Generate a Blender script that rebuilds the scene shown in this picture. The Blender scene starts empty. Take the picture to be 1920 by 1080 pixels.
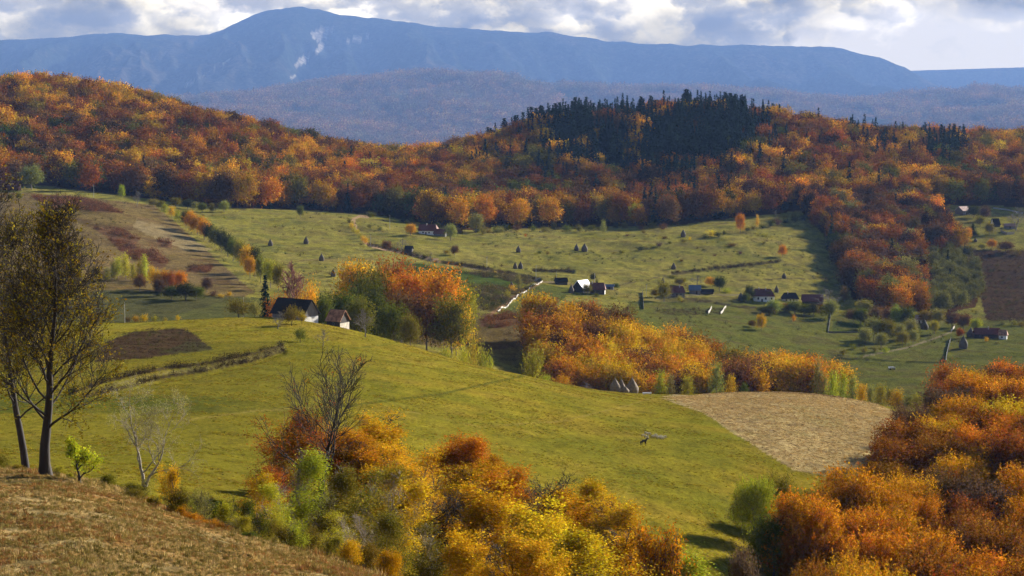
import bpy, bmesh, math, random
import numpy as np
from mathutils import Vector, Matrix

# ------------------------------------------------------------------ camera, sky, sun, exposure
SC = bpy.context.scene
F = 3583.0                       # focal length in pixels of the 1920 wide frame
PITCH = math.atan(340.0 / F)
CT, ST = math.cos(PITCH), math.sin(PITCH)
cam_d = bpy.data.cameras.new("camera")
cam = bpy.data.objects.new("camera", cam_d)
SC.collection.objects.link(cam)
SC.camera = cam
cam_d.sensor_width = 36.0
cam_d.lens = F / 1920.0 * 36.0
cam_d.clip_start = 0.5
cam_d.clip_end = 60000.0
cam.location = (0, 0, 0)
cam.rotation_euler = (math.pi / 2 - PITCH, 0, 0)

SUN_AZ = math.radians(46.0)      # how far behind the picture's right-hand side the sun stands
SUN_EL = math.radians(20.5)
sun_dir = Vector((math.cos(SUN_EL) * math.cos(SUN_AZ), math.cos(SUN_EL) * math.sin(SUN_AZ), math.sin(SUN_EL)))
sd = bpy.data.lights.new("sun", 'SUN')
sd.energy = 5.0
sd.angle = math.radians(0.5)
sd.color = (1.0, 0.93, 0.80)
sun = bpy.data.objects.new("sun", sd)
SC.collection.objects.link(sun)
sun.rotation_euler = sun_dir.to_track_quat('Z', 'Y').to_euler()
sun.location = (400, 200, 400)

vs = SC.view_settings
vs.view_transform = 'Standard'
vs.look = 'None'
vs.exposure = 1.93
vs.gamma = 1.0

W = bpy.data.worlds.new("World")
SC.world = W
W.use_nodes = True


def nn(nt, typ, **kw):
    n = nt.nodes.new(typ)
    for k, v in kw.items():
        if k.startswith('i_'):
            n.inputs[k[2:].replace('_', ' ')].default_value = v
        else:
            setattr(n, k, v)
    return n


def ramp(nt, stops, src=None, interp='LINEAR'):
    r = nt.nodes.new('ShaderNodeValToRGB')
    r.color_ramp.interpolation = interp
    els = r.color_ramp.elements
    while len(els) < len(stops):
        els.new(0.5)
    for e, (p, c) in zip(els, stops):
        e.position = p
        if not hasattr(c, '__len__'):
            c = (c, c, c)
        e.color = (c[0], c[1], c[2], 1)
    if src is not None:
        nt.links.new(src, r.inputs[0])
    return r


def mathn(nt, op, a, b=None, c=None, clamp=False):
    m = nt.nodes.new('ShaderNodeMath')
    m.operation = op
    m.use_clamp = clamp
    for i, v in enumerate((a, b, c)):
        if v is None:
            continue
        if isinstance(v, (int, float)):
            m.inputs[i].default_value = v
        else:
            nt.links.new(v, m.inputs[i])
    return m.outputs[0]


def mixc(nt, fac, a, b, typ='MIX'):
    m = nt.nodes.new('ShaderNodeMix')
    m.data_type = 'RGBA'
    m.blend_type = typ
    m.clamp_result = False
    for sock, v in ((0, fac), (6, a), (7, b)):
        if isinstance(v, (int, float)):
            m.inputs[sock].default_value = v
        elif isinstance(v, tuple):
            m.inputs[sock].default_value = (v[0], v[1], v[2], 1)
        else:
            nt.links.new(v, m.inputs[sock])
    return m.outputs[2]


def noise(nt, vec, scale, detail=4, rough=0.5, dim='3D', dist=0.0):
    n = nt.nodes.new('ShaderNodeTexNoise')
    n.noise_dimensions = dim
    n.inputs['Scale'].default_value = scale
    n.inputs['Detail'].default_value = detail
    n.inputs['Roughness'].default_value = rough
    n.inputs['Distortion'].default_value = dist
    if vec is not None:
        nt.links.new(vec, n.inputs['Vector'])
    return n.outputs[0]


def build_world():
    nt = W.node_tree
    nt.nodes.clear()
    out = nt.nodes.new('ShaderNodeOutputWorld')
    bg = nt.nodes.new('ShaderNodeBackground')
    sky = nt.nodes.new('ShaderNodeTexSky')
    sky.sky_type = 'NISHITA'
    sky.sun_disc = False
    sky.sun_elevation = SUN_EL
    sky.sun_rotation = math.pi / 2 - SUN_AZ
    sky.altitude = 1500
    sky.air_density = 0.55
    sky.dust_density = 0.1
    sky.ozone_density = 2.0
    # cumulus bank low over the mountains, laid out by compass direction and elevation
    tc = nt.nodes.new('ShaderNodeTexCoord')
    sep = nt.nodes.new('ShaderNodeSeparateXYZ')
    nt.links.new(tc.outputs['Generated'], sep.inputs[0])
    hor = mathn(nt, 'ARCTAN2', sep.outputs[0], sep.outputs[1])
    ele = mathn(nt, 'ARCSINE', sep.outputs[2])

    def coords(dh, de, z):
        c = nt.nodes.new('ShaderNodeCombineXYZ')
        nt.links.new(mathn(nt, 'ADD', hor, dh), c.inputs[0])
        nt.links.new(mathn(nt, 'MULTIPLY', mathn(nt, 'ADD', ele, de), 1.6), c.inputs[1])
        c.inputs[2].default_value = z
        return c.outputs[0]
    big = noise(nt, coords(0, 0, CLOUD_Z), 9.0, 2, 0.5)
    warp = nt.nodes.new('ShaderNodeTexNoise'); warp.inputs['Scale'].default_value = 34.0; warp.inputs['Detail'].default_value = 5; warp.inputs['Roughness'].default_value = 0.62
    nt.links.new(coords(0, 0, CLOUD_Z), warp.inputs['Vector'])

    def puffs(dh, de):
        add = nt.nodes.new('ShaderNodeVectorMath'); add.operation = 'MULTIPLY_ADD'
        nt.links.new(warp.outputs['Color'], add.inputs[0]); add.inputs[1].default_value = (.045, .045, .045); nt.links.new(coords(dh, de, CLOUD_Z), add.inputs[2])
        r = 0
        for sc_, w_ in ((17.0, .62), (43.0, .38)):
            v = nt.nodes.new('ShaderNodeTexVoronoi'); v.feature = 'F1'; v.inputs['Scale'].default_value = sc_
            nt.links.new(add.outputs[0], v.inputs['Vector'])
            r = mathn(nt, 'ADD', mathn(nt, 'MULTIPLY', mathn(nt, 'SUBTRACT', 1.0, v.outputs['Distance']), w_), r)
        return r
    h0 = puffs(0, 0)
    h1 = puffs(0.0030, 0.0060)                 # the same billows a little sunward
    thick = mathn(nt, 'MULTIPLY_ADD', warp.outputs[0], 0.45, mathn(nt, 'MULTIPLY', big, 1.25))
    body = ramp(nt, [(0.66, (.42, .355, .24)), (0.80, (.30, .245, .135)), (0.92, (.18, .14, .055)), (1.0, (.145, .11, .035))], thick)
    lit = ramp(nt, [(0.0, .5), (0.42, .85), (0.60, 1.25), (0.90, 2.1)], mathn(nt, 'MULTIPLY_ADD', mathn(nt, 'SUBTRACT', h0, h1), 3.2, 0.5))
    cl = mixc(nt, 1.0, body.outputs[0], lit.outputs[0], 'MULTIPLY')
    # an open pale band low on the right
    side = ramp(nt, [(0.0, 0.0), (0.66, 0.0), (0.76, 1.0), (1.0, 1.0)], mathn(nt, 'ADD', mathn(nt, 'MULTIPLY_ADD', hor, 1.8, 0.5), mathn(nt, 'MULTIPLY_ADD', h0, .4, -.26)))
    elv = mathn(nt, 'MULTIPLY_ADD', mathn(nt, 'ADD', ele, mathn(nt, 'MULTIPLY', mathn(nt, 'SUBTRACT', h0, .65), .03)), -70.0, 3.3, clamp=True)
    cl = mixc(nt, mathn(nt, 'MULTIPLY', side.outputs[0], elv, clamp=True), cl, (.40, .33, .21))
    cl = mixc(nt, 1.0, cl, (CLOUD_GAIN, CLOUD_GAIN, CLOUD_GAIN), 'MULTIPLY')
    # the bank thins out into the open sky higher up
    top = mathn(nt, 'MULTIPLY_ADD', mathn(nt, 'ADD', ele, mathn(nt, 'MULTIPLY', big, 0.06)), -26.0, 3.6, clamp=True)
    bgc = nt.nodes.new('ShaderNodeBackground')
    nt.links.new(cl, bgc.inputs[0])
    bgc.inputs[1].default_value = 1.0
    nt.links.new(sky.outputs[0], bg.inputs[0])
    bg.inputs[1].default_value = SKY_STRENGTH
    mx = nt.nodes.new('ShaderNodeMixShader')
    nt.links.new(top, mx.inputs[0])
    nt.links.new(bg.outputs[0], mx.inputs[1])
    nt.links.new(bgc.outputs[0], mx.inputs[2])
    nt.links.new(mx.outputs[0], out.inputs[0])


SKY_STRENGTH = 0.05
CLOUD_Z = 3.7
CLOUD_GAIN = 0.82
HAZE_DENSITY = 2.5e-5
HAZE_COLOR = (0.19, 0.33, 0.69)
build_world()
cy = SC.cycles
cy.max_bounces = 4
cy.diffuse_bounces = 2
cy.glossy_bounces = 1
cy.transmission_bounces = 2
cy.transparent_max_bounces = 4
cy.volume_bounces = 0
cy.use_denoising = True
cy.use_adaptive_sampling = True
cy.adaptive_threshold = 0.02
cy.sample_clamp_indirect = 3.0

# ------------------------------------------------------------------ numpy noise
def _hash(ix, iy, seed):
    h = (ix.astype(np.int64) * 374761393 + iy.astype(np.int64) * 668265263 + seed * 982451653) & 0x7fffffff
    h = ((h ^ (h >> 13)) * 1274126177) & 0x7fffffff
    return ((h ^ (h >> 16)) & 0xffff) / 65535.0


def vnoise(x, y, seed=0):
    x = np.asarray(x, float); y = np.asarray(y, float)
    ix = np.floor(x); iy = np.floor(y)
    fx = x - ix; fy = y - iy
    fx = fx * fx * fx * (fx * (fx * 6 - 15) + 10); fy = fy * fy * fy * (fy * (fy * 6 - 15) + 10)
    a = _hash(ix, iy, seed); b = _hash(ix + 1, iy, seed)
    c = _hash(ix, iy + 1, seed); d = _hash(ix + 1, iy + 1, seed)
    return (a + (b - a) * fx) * (1 - fy) + (c + (d - c) * fx) * fy


def fbm(x, y, octaves=4, seed=0, gain=0.5):
    s = 0.0; a = 1.0; t = 0.0
    for i in range(octaves):
        s = s + a * (vnoise(x, y, seed + i * 17) - 0.5)
        t += a; a *= gain; x = x * 2.03 + 11.3; y = y * 2.03 - 7.1
    return s / t * 2.0


def sstep(a, b, x):
    t = np.clip((x - a) / (b - a), 0, 1)
    return t * t * (3 - 2 * t)


# ------------------------------------------------------------------ terrain: contour lines of the hills, each (distance, picture x -> picture y)
XS = [-300, 0, 100, 200, 300, 400, 500, 600, 700, 800, 900, 1000, 1100, 1200, 1300, 1400, 1500, 1600, 1700, 1800, 1920, 2250]
CURVES = [
    # D (number or per column list), y per column
    (30, [1420] * 9 + [1500] * 4 + [1600] * 9),
    (60, [1215] * 9 + [1230, 1260, 1300, 1330, 1360, 1380, 1400, 1400, 1400, 1400, 1400, 1400, 1400]),
    ([150, 146, 146, 145, 137, 130, 124, 120, 116, 112, 110, 110, 110, 110, 110, 110, 110, 110, 110, 110, 110, 110],
     [880, 884, 888, 915, 958, 1000, 1030, 1055, 1083, 1115, 1160, 1220, 1280, 1340, 1400, 1450, 1490, 1500, 1500, 1500, 1500, 1500]),
    (185, [900, 905, 905, 925, 965, 1010, 1045, 1070, 1110, 1140, 1170, 1210, 1260, 1310, 1370, 1420, 1500, 1540, 1540, 1540, 1540, 1540]),
    (230, [895, 895, 895, 898, 905, 925, 945, 965, 1000, 1040, 1080, 1120, 1160, 1220, 1270, 1330, 1400, 1440, 1446, 1446, 1446, 1440]),
    (330, [790, 790, 795, 800, 800, 800, 812, 830, 855, 880, 905, 930, 945, 965, 985, 1015, 1085, 1130, 1140, 1140, 1140, 1140]),
    (430, [700, 700, 702, 705, 705, 705, 712, 720, 730, 745, 765, 785, 803, 821, 832, 845, 868, 888, 900, 900, 890, 880]),
    ([600, 600, 600, 600, 600, 600, 600, 590, 580, 580, 590, 610, 620, 630, 640, 650, 650, 640, 620, 600, 600, 600],
     [608, 605, 605, 607, 603, 598, 592, 603, 632, 657, 681, 707, 728, 740, 742, 735, 731, 748, 775, 785, 770, 760]),
    ([690, 690, 690, 690, 690, 690, 690, 690, 680, 680, 690, 700, 710, 720, 730, 740, 740, 740, 740, 740, 740, 740],
     [635, 630, 630, 630, 628, 625, 630, 640, 652, 675, 710, 745, 765, 775, 775, 768, 765, 785, 800, 800, 790, 780]),
    (850, [545, 555, 558, 560, 562, 570, 565, 572, 580, 598, 612, 594, 600, 636, 690, 715, 735, 745, 740, 735, 725, 720]),
    (1000, [480, 485, 492, 500, 512, 530, 525, 532, 540, 552, 568, 582, 592, 602, 612, 632, 650, 662, 665, 660, 655, 650]),
    (1150, [430, 432, 435, 442, 462, 490, 492, 495, 500, 510, 520, 530, 540, 550, 558, 568, 580, 598, 608, 608, 604, 600]),
    (1300, [385, 385, 380, 388, 410, 435, 440, 450, 455, 462, 472, 482, 490, 496, 500, 508, 518, 540, 556, 560, 558, 555]),
    (1450, [368, 366, 362, 372, 384, 396, 398, 402, 412, 428, 436, 436, 438, 440, 438, 440, 450, 485, 505, 503, 500, 498]),
    (1600, [340, 340, 345, 358, 374, 388, 390, 392, 402, 420, 426, 422, 420, 418, 412, 402, 396, 410, 430, 435, 440, 440]),
    (1750, [270, 270, 278, 292, 312, 332, 350, 362, 374, 386, 390, 374, 362, 355, 350, 350, 352, 365, 380, 388, 392, 395]),
    (1900, [212, 212, 222, 238, 258, 277, 298, 315, 328, 336, 335, 312, 292, 282, 280, 286, 298, 315, 335, 348, 352, 355]),
    (2050, [178, 180, 188, 206, 228, 250, 275, 296, 311, 316, 308, 270, 238, 226, 226, 238, 258, 278, 296, 308, 312, 312]),
    (2300, [195, 195, 205, 225, 245, 268, 292, 312, 325, 330, 325, 300, 280, 272, 270, 275, 280, 285, 284, 278, 286, 290]),
    (2600, [270, 270, 280, 290, 300, 320, 330, 345, 350, 350, 350, 350, 350, 350, 345, 335, 325, 315, 308, 300, 300, 300]),
    (3800, [330] * 22),
    (6200, [300] * 22),
    (13000, [300, 300, 300, 295, 285, 270, 262, 268, 275, 280, 280, 285, 290, 290, 285, 280, 270, 262, 255, 250, 250, 250]),
    (15500, [255, 255, 250, 245, 235, 218, 205, 212, 215, 205, 205, 215, 240, 235, 235, 232, 225, 220, 225, 215, 210, 205]),
    (18000, [200, 198, 194, 190, 184, 188, 182, 166, 152, 147, 138, 144, 180, 164, 178, 175, 184, 200, 180, 171, 182, 190]),
    (20500, [215] * 22),
    (22500, [175, 172, 170, 168, 165, 165, 165, 165, 165, 165, 165, 165, 168, 170, 172, 172, 174, 178, 180, 182, 184, 190]),
    (25000, [112, 110, 108, 104, 100, 96, 80, 78, 84, 90, 95, 100, 106, 112, 114, 118, 122, 136, 162, 170, 176, 180]),
]
CREST_X = [-300, 0, 60, 120, 180, 210, 260, 310, 360, 410, 432, 450, 475, 500, 530, 560, 590, 620, 660, 700, 760, 830, 900, 960, 1040, 1120, 1200, 1280, 1350, 1420, 1480, 1540, 1580, 1620, 1660, 1700, 1730, 1760, 1800, 1860, 1920, 2250]
CREST_Y = [74, 77, 76, 70, 63, 61, 65, 67, 66, 64, 50, 39, 29, 21, 16, 14, 17, 23, 30, 35, 42, 50, 56, 58, 62, 74, 82, 85, 84, 85, 85, 87, 93, 101, 113, 128, 145, 163, 180, 184, 186, 190]
FAR_Y = [190] * 30 + [150, 140, 138, 136, 134, 132, 131, 130, 129, 127, 125, 122]


def pix_to(X, Y, D):
    u = (np.asarray(X, float) - 960) / F; v = (540 - np.asarray(Y, float)) / F
    s = D / (CT + v * ST)
    return u * s / D, (-ST + v * CT) * s          # azimuth tangent, height


def proj(x, y, z):
    d = y * CT - z * ST
    up = y * ST + z * CT
    return 960 + F * x / d, 540 - F * up / d


def smooth1(a, sig):
    if sig <= 0:
        return a
    n = int(sig * 3)
    k = np.exp(-0.5 * (np.arange(-n, n + 1) / sig) ** 2); k /= k.sum()
    return np.convolve(np.pad(a, n, mode='edge'), k, mode='valid')


AZ0, AZ1, NA = -0.345, 0.40, 960
AZ = np.linspace(AZ0, AZ1, NA)
pxc = (AZ[1] - AZ[0]) * F
KD, KZ = [], []
KD.append(np.full(NA, -60.0)); KZ.append(np.full(NA, -1.0))
KD.append(np.full(NA, 4.0)); KZ.append(np.full(NA, -2.2))
xs = np.array(XS, float)
for ds, ys in CURVES:
    d = np.array(ds if isinstance(ds, list) else [ds] * len(XS), float)
    a, z = pix_to(xs, np.array(ys, float), d)
    KD.append(smooth1(np.interp(AZ, a, d), 22)); KZ.append(smooth1(np.interp(AZ, a, z), 30 if d[0] < 6000 else 15))
a, z = pix_to(np.array(CREST_X, float), np.array(CREST_Y, float), 27000.0)
KD.append(np.full(NA, 27000.0)); KZ.append(smooth1(np.interp(AZ, a, z), 4))
a, z = pix_to(np.array(CREST_X, float), np.full(len(CREST_X), 188.0), 28200.0)
KD.append(np.full(NA, 28200.0)); KZ.append(np.interp(AZ, a, z))
a, z = pix_to(np.array(CREST_X, float), np.array(FAR_Y, float), 29800.0)
KD.append(np.full(NA, 29800.0)); KZ.append(smooth1(np.interp(AZ, a, z), 10))
KD.append(np.full(NA, 30500.0)); KZ.append(np.full(NA, 0.0))
KD = np.array(KD); KZ = np.array(KZ)


def pchip_slopes(X, Y):
    h = np.diff(X, axis=0); dl = np.diff(Y, axis=0) / h
    m = np.zeros_like(Y)
    w1 = 2 * h[1:] + h[:-1]; w2 = h[1:] + 2 * h[:-1]
    same = dl[1:] * dl[:-1] > 0
    with np.errstate(divide='ignore', invalid='ignore'):
        hm = (w1 + w2) / (w1 / dl[:-1] + w2 / dl[1:])
    m[1:-1] = np.where(same, hm, 0)
    m[0] = dl[0]; m[-1] = dl[-1]
    return m


KM = pchip_slopes(KD, KZ)


def base_height(az, D):
    """height of the smooth hills at azimuth tangent az, distance D (arrays of one shape)"""
    az = np.asarray(az, float); D = np.asarray(D, float)
    ci = np.clip((az - AZ0) / (AZ1 - AZ0) * (NA - 1), 0, NA - 1.001)
    i0 = ci.astype(int); fr = ci - i0
    out = np.zeros(az.shape)
    for off, w in ((0, 1 - fr), (1, fr)):
        c = i0 + off
        kd = KD[:, c]
        k = np.clip((D[None] >= kd).sum(0) - 1, 0, KD.shape[0] - 2)
        d0 = KD[k, c]; d1 = KD[k + 1, c]; h = d1 - d0
        t = np.clip((D - d0) / h, 0, 1)
        z = ((1 + 2 * t) * (1 - t) ** 2 * KZ[k, c] + t * (1 - t) ** 2 * h * KM[k, c]
             + t * t * (3 - 2 * t) * KZ[k + 1, c] + t * t * (t - 1) * h * KM[k + 1, c])
        out += w * z
    return out


def seg_dist(px, py, line, rad=None):
    """distance in picture pixels to a polyline, used only to find which ground a track or ditch runs over"""
    d = np.full(px.shape, 1e9)
    for (x0, y0), (x1, y1) in zip(line[:-1], line[1:]):
        vx, vy = x1 - x0, y1 - y0
        t = np.clip(((px - x0) * vx + (py - y0) * vy) / (vx * vx + vy * vy + 1e-9), 0, 1)
        d = np.minimum(d, np.hypot(px - x0 - t * vx, (py - y0 - t * vy)))
    return d


def inpoly(px, py, poly):
    inside = np.zeros(px.shape, bool)
    n = len(poly)
    for i in range(n):
        x0, y0 = poly[i]; x1, y1 = poly[(i + 1) % n]
        if y0 == y1:
            continue
        c = (y0 > py) != (y1 > py)
        inside ^= c & (px < (x1 - x0) * (py - y0) / (y1 - y0) + x0)
    return inside


def ditch(px, py, D, line, lo, hi, w):
    m = (D > lo) & (D < hi)
    d = np.where(m, seg_dist(px, py, line), 99.0)
    return np.exp(-(d / w) ** 2)


BANKS = [  # cut banks and ditches: line on the ground, distance range, width, depth
    ([(150, 745), (205, 733), (300, 708), (380, 695), (470, 676), (530, 657)], 380, 580, 6.0, -.9),
    ([(140, 735), (200, 714), (300, 692), (400, 680), (480, 662), (530, 648)], 380, 580, 6.0, .8),
    ([(690, 458), (760, 475), (820, 490), (900, 502), (960, 513), (1010, 524)], 950, 1400, 3.0, -2.2),
    ([(1000, 507), (1075, 509)], 950, 1400, 2.0, -1.6),
    ([(1260, 512), (1330, 505), (1400, 497), (1460, 490)], 1100, 1400, 2.5, -1.6),
    ([(1240, 545), (1290, 560), (1380, 575), (1500, 580)], 900, 1200, 2.0, -0.8),
]


def height(az, D):
    az = np.asarray(az, float); D = np.asarray(D, float)
    x = az * D; y = D
    z = base_height(az, D)
    px, py = proj(x, y, z)
    near = sstep(60, 150, D)
    z = z + 0.9 * fbm(x / 60, y / 60, 3, 5) * near * (1 - sstep(1400, 2500, D))
    z = z + 0.22 * fbm(x / 7, y / 7, 3, 9) * (1 - sstep(700, 1300, D))
    # rougher, terraced grazing land in the middle distance
    mid = sstep(700, 860, D) * (1 - sstep(1500, 1700, D))
    z = z + mid * (1.6 * fbm(x / 38, y / 24, 4, 31) + 0.5 * fbm(x / 9, y / 6, 3, 33))
    # wooded slopes and mountains: spurs and gullies
    far = sstep(1550, 1900, D) * (1 - sstep(2600, 3200, D))
    z = z + far * 9.0 * fbm(x / 150, y / 260, 3, 41)
    hl = sstep(8000, 13000, D) * (1 - sstep(19500, 21000, D))
    r1 = 1 - np.abs(fbm(x / 1300, y / 2000, 4, 51)) * 2.2
    z = z + hl * 60.0 * (r1 - 0.55)
    mt = sstep(21000, 23500, D) * (1 - sstep(24600, 26700, D))
    r2 = 1 - np.abs(fbm(x / 1700 + y / 11000, y / 6000, 5, 61)) * 2.3
    z = z + mt * 470.0 * (r2 - 0.6)
    z = z + sstep(25000, 27000, D) * (1 - sstep(27200, 28100, D)) * 30 * fbm(x / 270, y / 1900, 4, 71)
    for line, lo, hi, w, dep in BANKS:
        z = z + dep * ditch(px, py, D, line, lo, hi, w)
    return z


def row_distances():
    ds = [-60, -20, 2, 10, 20]
    d = 30.0
    while d < 30400:
        ds.append(d)
        if d < 100: st = 0.02
        elif d < 700: st = 0.0058
        elif d < 2150: st = 0.0042
        elif d < 6200: st = 0.02
        elif d < 20600: st = 0.0075
        elif d < 21000: st = 0.015
        elif d < 27400: st = 0.006
        else: st = 0.02
        d *= 1 + st
    ds.append(30500.0)
    return np.array(ds)


ROWS = row_distances()
NR = len(ROWS)
GA, GD = np.meshgrid(AZ, ROWS)
GD = GD.copy()
GZ = height(GA, GD)
GX = np.where(GD > 30, GA * GD, GA * 30); GY = GD
PX, PY = proj(GX, np.maximum(GY, 5), GZ)


def hgt(x, y):
    """ground height under a world point, from the built sheet"""
    x = np.asarray(x, float); y = np.asarray(y, float)
    a = x / y
    ca = np.clip((a - AZ0) / (AZ1 - AZ0) * (NA - 1), 0, NA - 1.001); i = ca.astype(int); fa = ca - i
    j = np.clip(np.searchsorted(ROWS, y) - 1, 0, NR - 2); fj = (y - ROWS[j]) / (ROWS[j + 1] - ROWS[j])
    return ((GZ[j, i] * (1 - fa) + GZ[j, i + 1] * fa) * (1 - fj) + (GZ[j + 1, i] * (1 - fa) + GZ[j + 1, i + 1] * fa) * fj)


def ground(X, Y, dmin=30, dmax=2400):
    """the first ground beyond dmin that stands at picture point (X, Y)"""
    sel = np.where((ROWS >= dmin) & (ROWS <= dmax))[0]
    best = None; bd = 1e9
    for j in sel:
        c = int(np.argmin(np.abs(PX[j] - X)))
        dy = PY[j, c] - Y
        if dy <= 0:
            if best is not None and bd < 40:
                t = bd / (bd - dy + 1e-9)
                d = ROWS[best] + (ROWS[j] - ROWS[best]) * t
            else:
                d = ROWS[j]
            break
        bd = dy; best = j
    else:
        d = ROWS[sel[-1]]
    z = 0.0
    v = (540 - Y) / F; u = (X - 960) / F
    x = u / (CT + v * ST) * d
    z = float(hgt(x, d))
    return Vector((x, d, z))

# ------------------------------------------------------------------ scene helpers
COL = SC.collection


def tag(o, label=None, cat=None, group=None, kind=None):
    if label: o['label'] = label
    if cat: o['category'] = cat
    if group: o['group'] = group
    if kind: o['kind'] = kind
    return o


def empty(name, loc, rz=0.0, label=None, cat=None, group=None):
    o = bpy.data.objects.new(name, None)
    o.empty_display_size = 1.0
    COL.objects.link(o)
    o.location = loc; o.rotation_euler = (0, 0, rz)
    return tag(o, label, cat, group)


def np_mesh(name, V, Q, mats=(), attrs=None, smooth=False, mi=None, tri=False):
    k = Q.shape[1]
    me = bpy.data.meshes.new(name)
    me.vertices.add(len(V)); me.vertices.foreach_set('co', np.ascontiguousarray(V, dtype=np.float32).ravel())
    me.loops.add(Q.size); me.loops.foreach_set('vertex_index', np.ascontiguousarray(Q, dtype=np.int32).ravel())
    me.polygons.add(len(Q))
    me.polygons.foreach_set('loop_start', np.arange(len(Q), dtype=np.int32) * k)
    me.polygons.foreach_set('loop_total', np.full(len(Q), k, dtype=np.int32))
    if mi is not None:
        me.polygons.foreach_set('material_index', mi.astype(np.int32))
    me.update(calc_edges=True)
    if smooth:
        me.polygons.foreach_set('use_smooth', np.ones(len(Q), dtype=bool))
    for m in mats:
        me.materials.append(m)
    for an, (dom, typ, val) in (attrs or {}).items():
        at = me.attributes.new(an, typ, dom)
        at.data.foreach_set('color' if 'COLOR' in typ else 'value', np.ascontiguousarray(val, dtype=np.float32).ravel())
    return me


def link(name, me, parent=None, kind=None):
    o = bpy.data.objects.new(name, me)
    COL.objects.link(o)
    if parent is not None: o.parent = parent
    if kind: o['kind'] = kind
    return o


def new_mat(name):
    m = bpy.data.materials.new(name)
    m.use_nodes = True
    nt = m.node_tree
    nt.nodes.clear()
    out = nt.nodes.new('ShaderNodeOutputMaterial')
    return m, nt, out


def simple_mat(name, col, rough=0.8, nscale=3.0, amt=0.35, bump=0.0, metal=0.0, stretch=None, col2=None, spec=0.3):
    m, nt, out = new_mat(name)
    b = nt.nodes.new('ShaderNodeBsdfPrincipled')
    tc = nt.nodes.new('ShaderNodeTexCoord')
    vec = tc.outputs['Object']
    if stretch:
        mp = nt.nodes.new('ShaderNodeMapping'); mp.inputs['Scale'].default_value = stretch
        nt.links.new(vec, mp.inputs[0]); vec = mp.outputs[0]
    n = noise(nt, vec, nscale, 5, 0.6)
    c2 = col2 or tuple(c * (1 - amt) for c in col)
    r = ramp(nt, [(0.32, c2), (0.68, tuple(c * (1 + amt * .4) for c in col))], n)
    nt.links.new(r.outputs[0], b.inputs['Base Color'])
    b.inputs['Roughness'].default_value = rough
    b.inputs['Metallic'].default_value = metal
    b.inputs['Specular IOR Level'].default_value = spec
    if bump:
        bp = nt.nodes.new('ShaderNodeBump'); bp.inputs['Strength'].default_value = bump; bp.inputs['Distance'].default_value = 0.1
        nt.links.new(n, bp.inputs['Height']); nt.links.new(bp.outputs[0], b.inputs['Normal'])
    nt.links.new(b.outputs[0], out.inputs[0])
    return m


# ------------------------------------------------------------------ ground material zones
def C(r, g, b): return np.array((r, g, b), float)

MEADOW = C(.205, .172, .016)      # close-cropped autumn grass
MEADOW_MID = C(.230, .200, .034)
OLIVE = C(.150, .105, .034)
STRAW = C(.24, .165, .065)
STUBBLE = C(.40, .295, .125)
SOIL = C(.060, .034, .020)
HEATH = C(.12, .062, .030)
DRY = C(.30, .135, .034)
GREEN = C(.055, .085, .014)
LITTER = C(.075, .038, .014)
EARTH = C(.42, .26, .15)
BANKC = C(.075, .050, .028)  # bank soil, with the shade of the bank faces painted in


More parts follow.
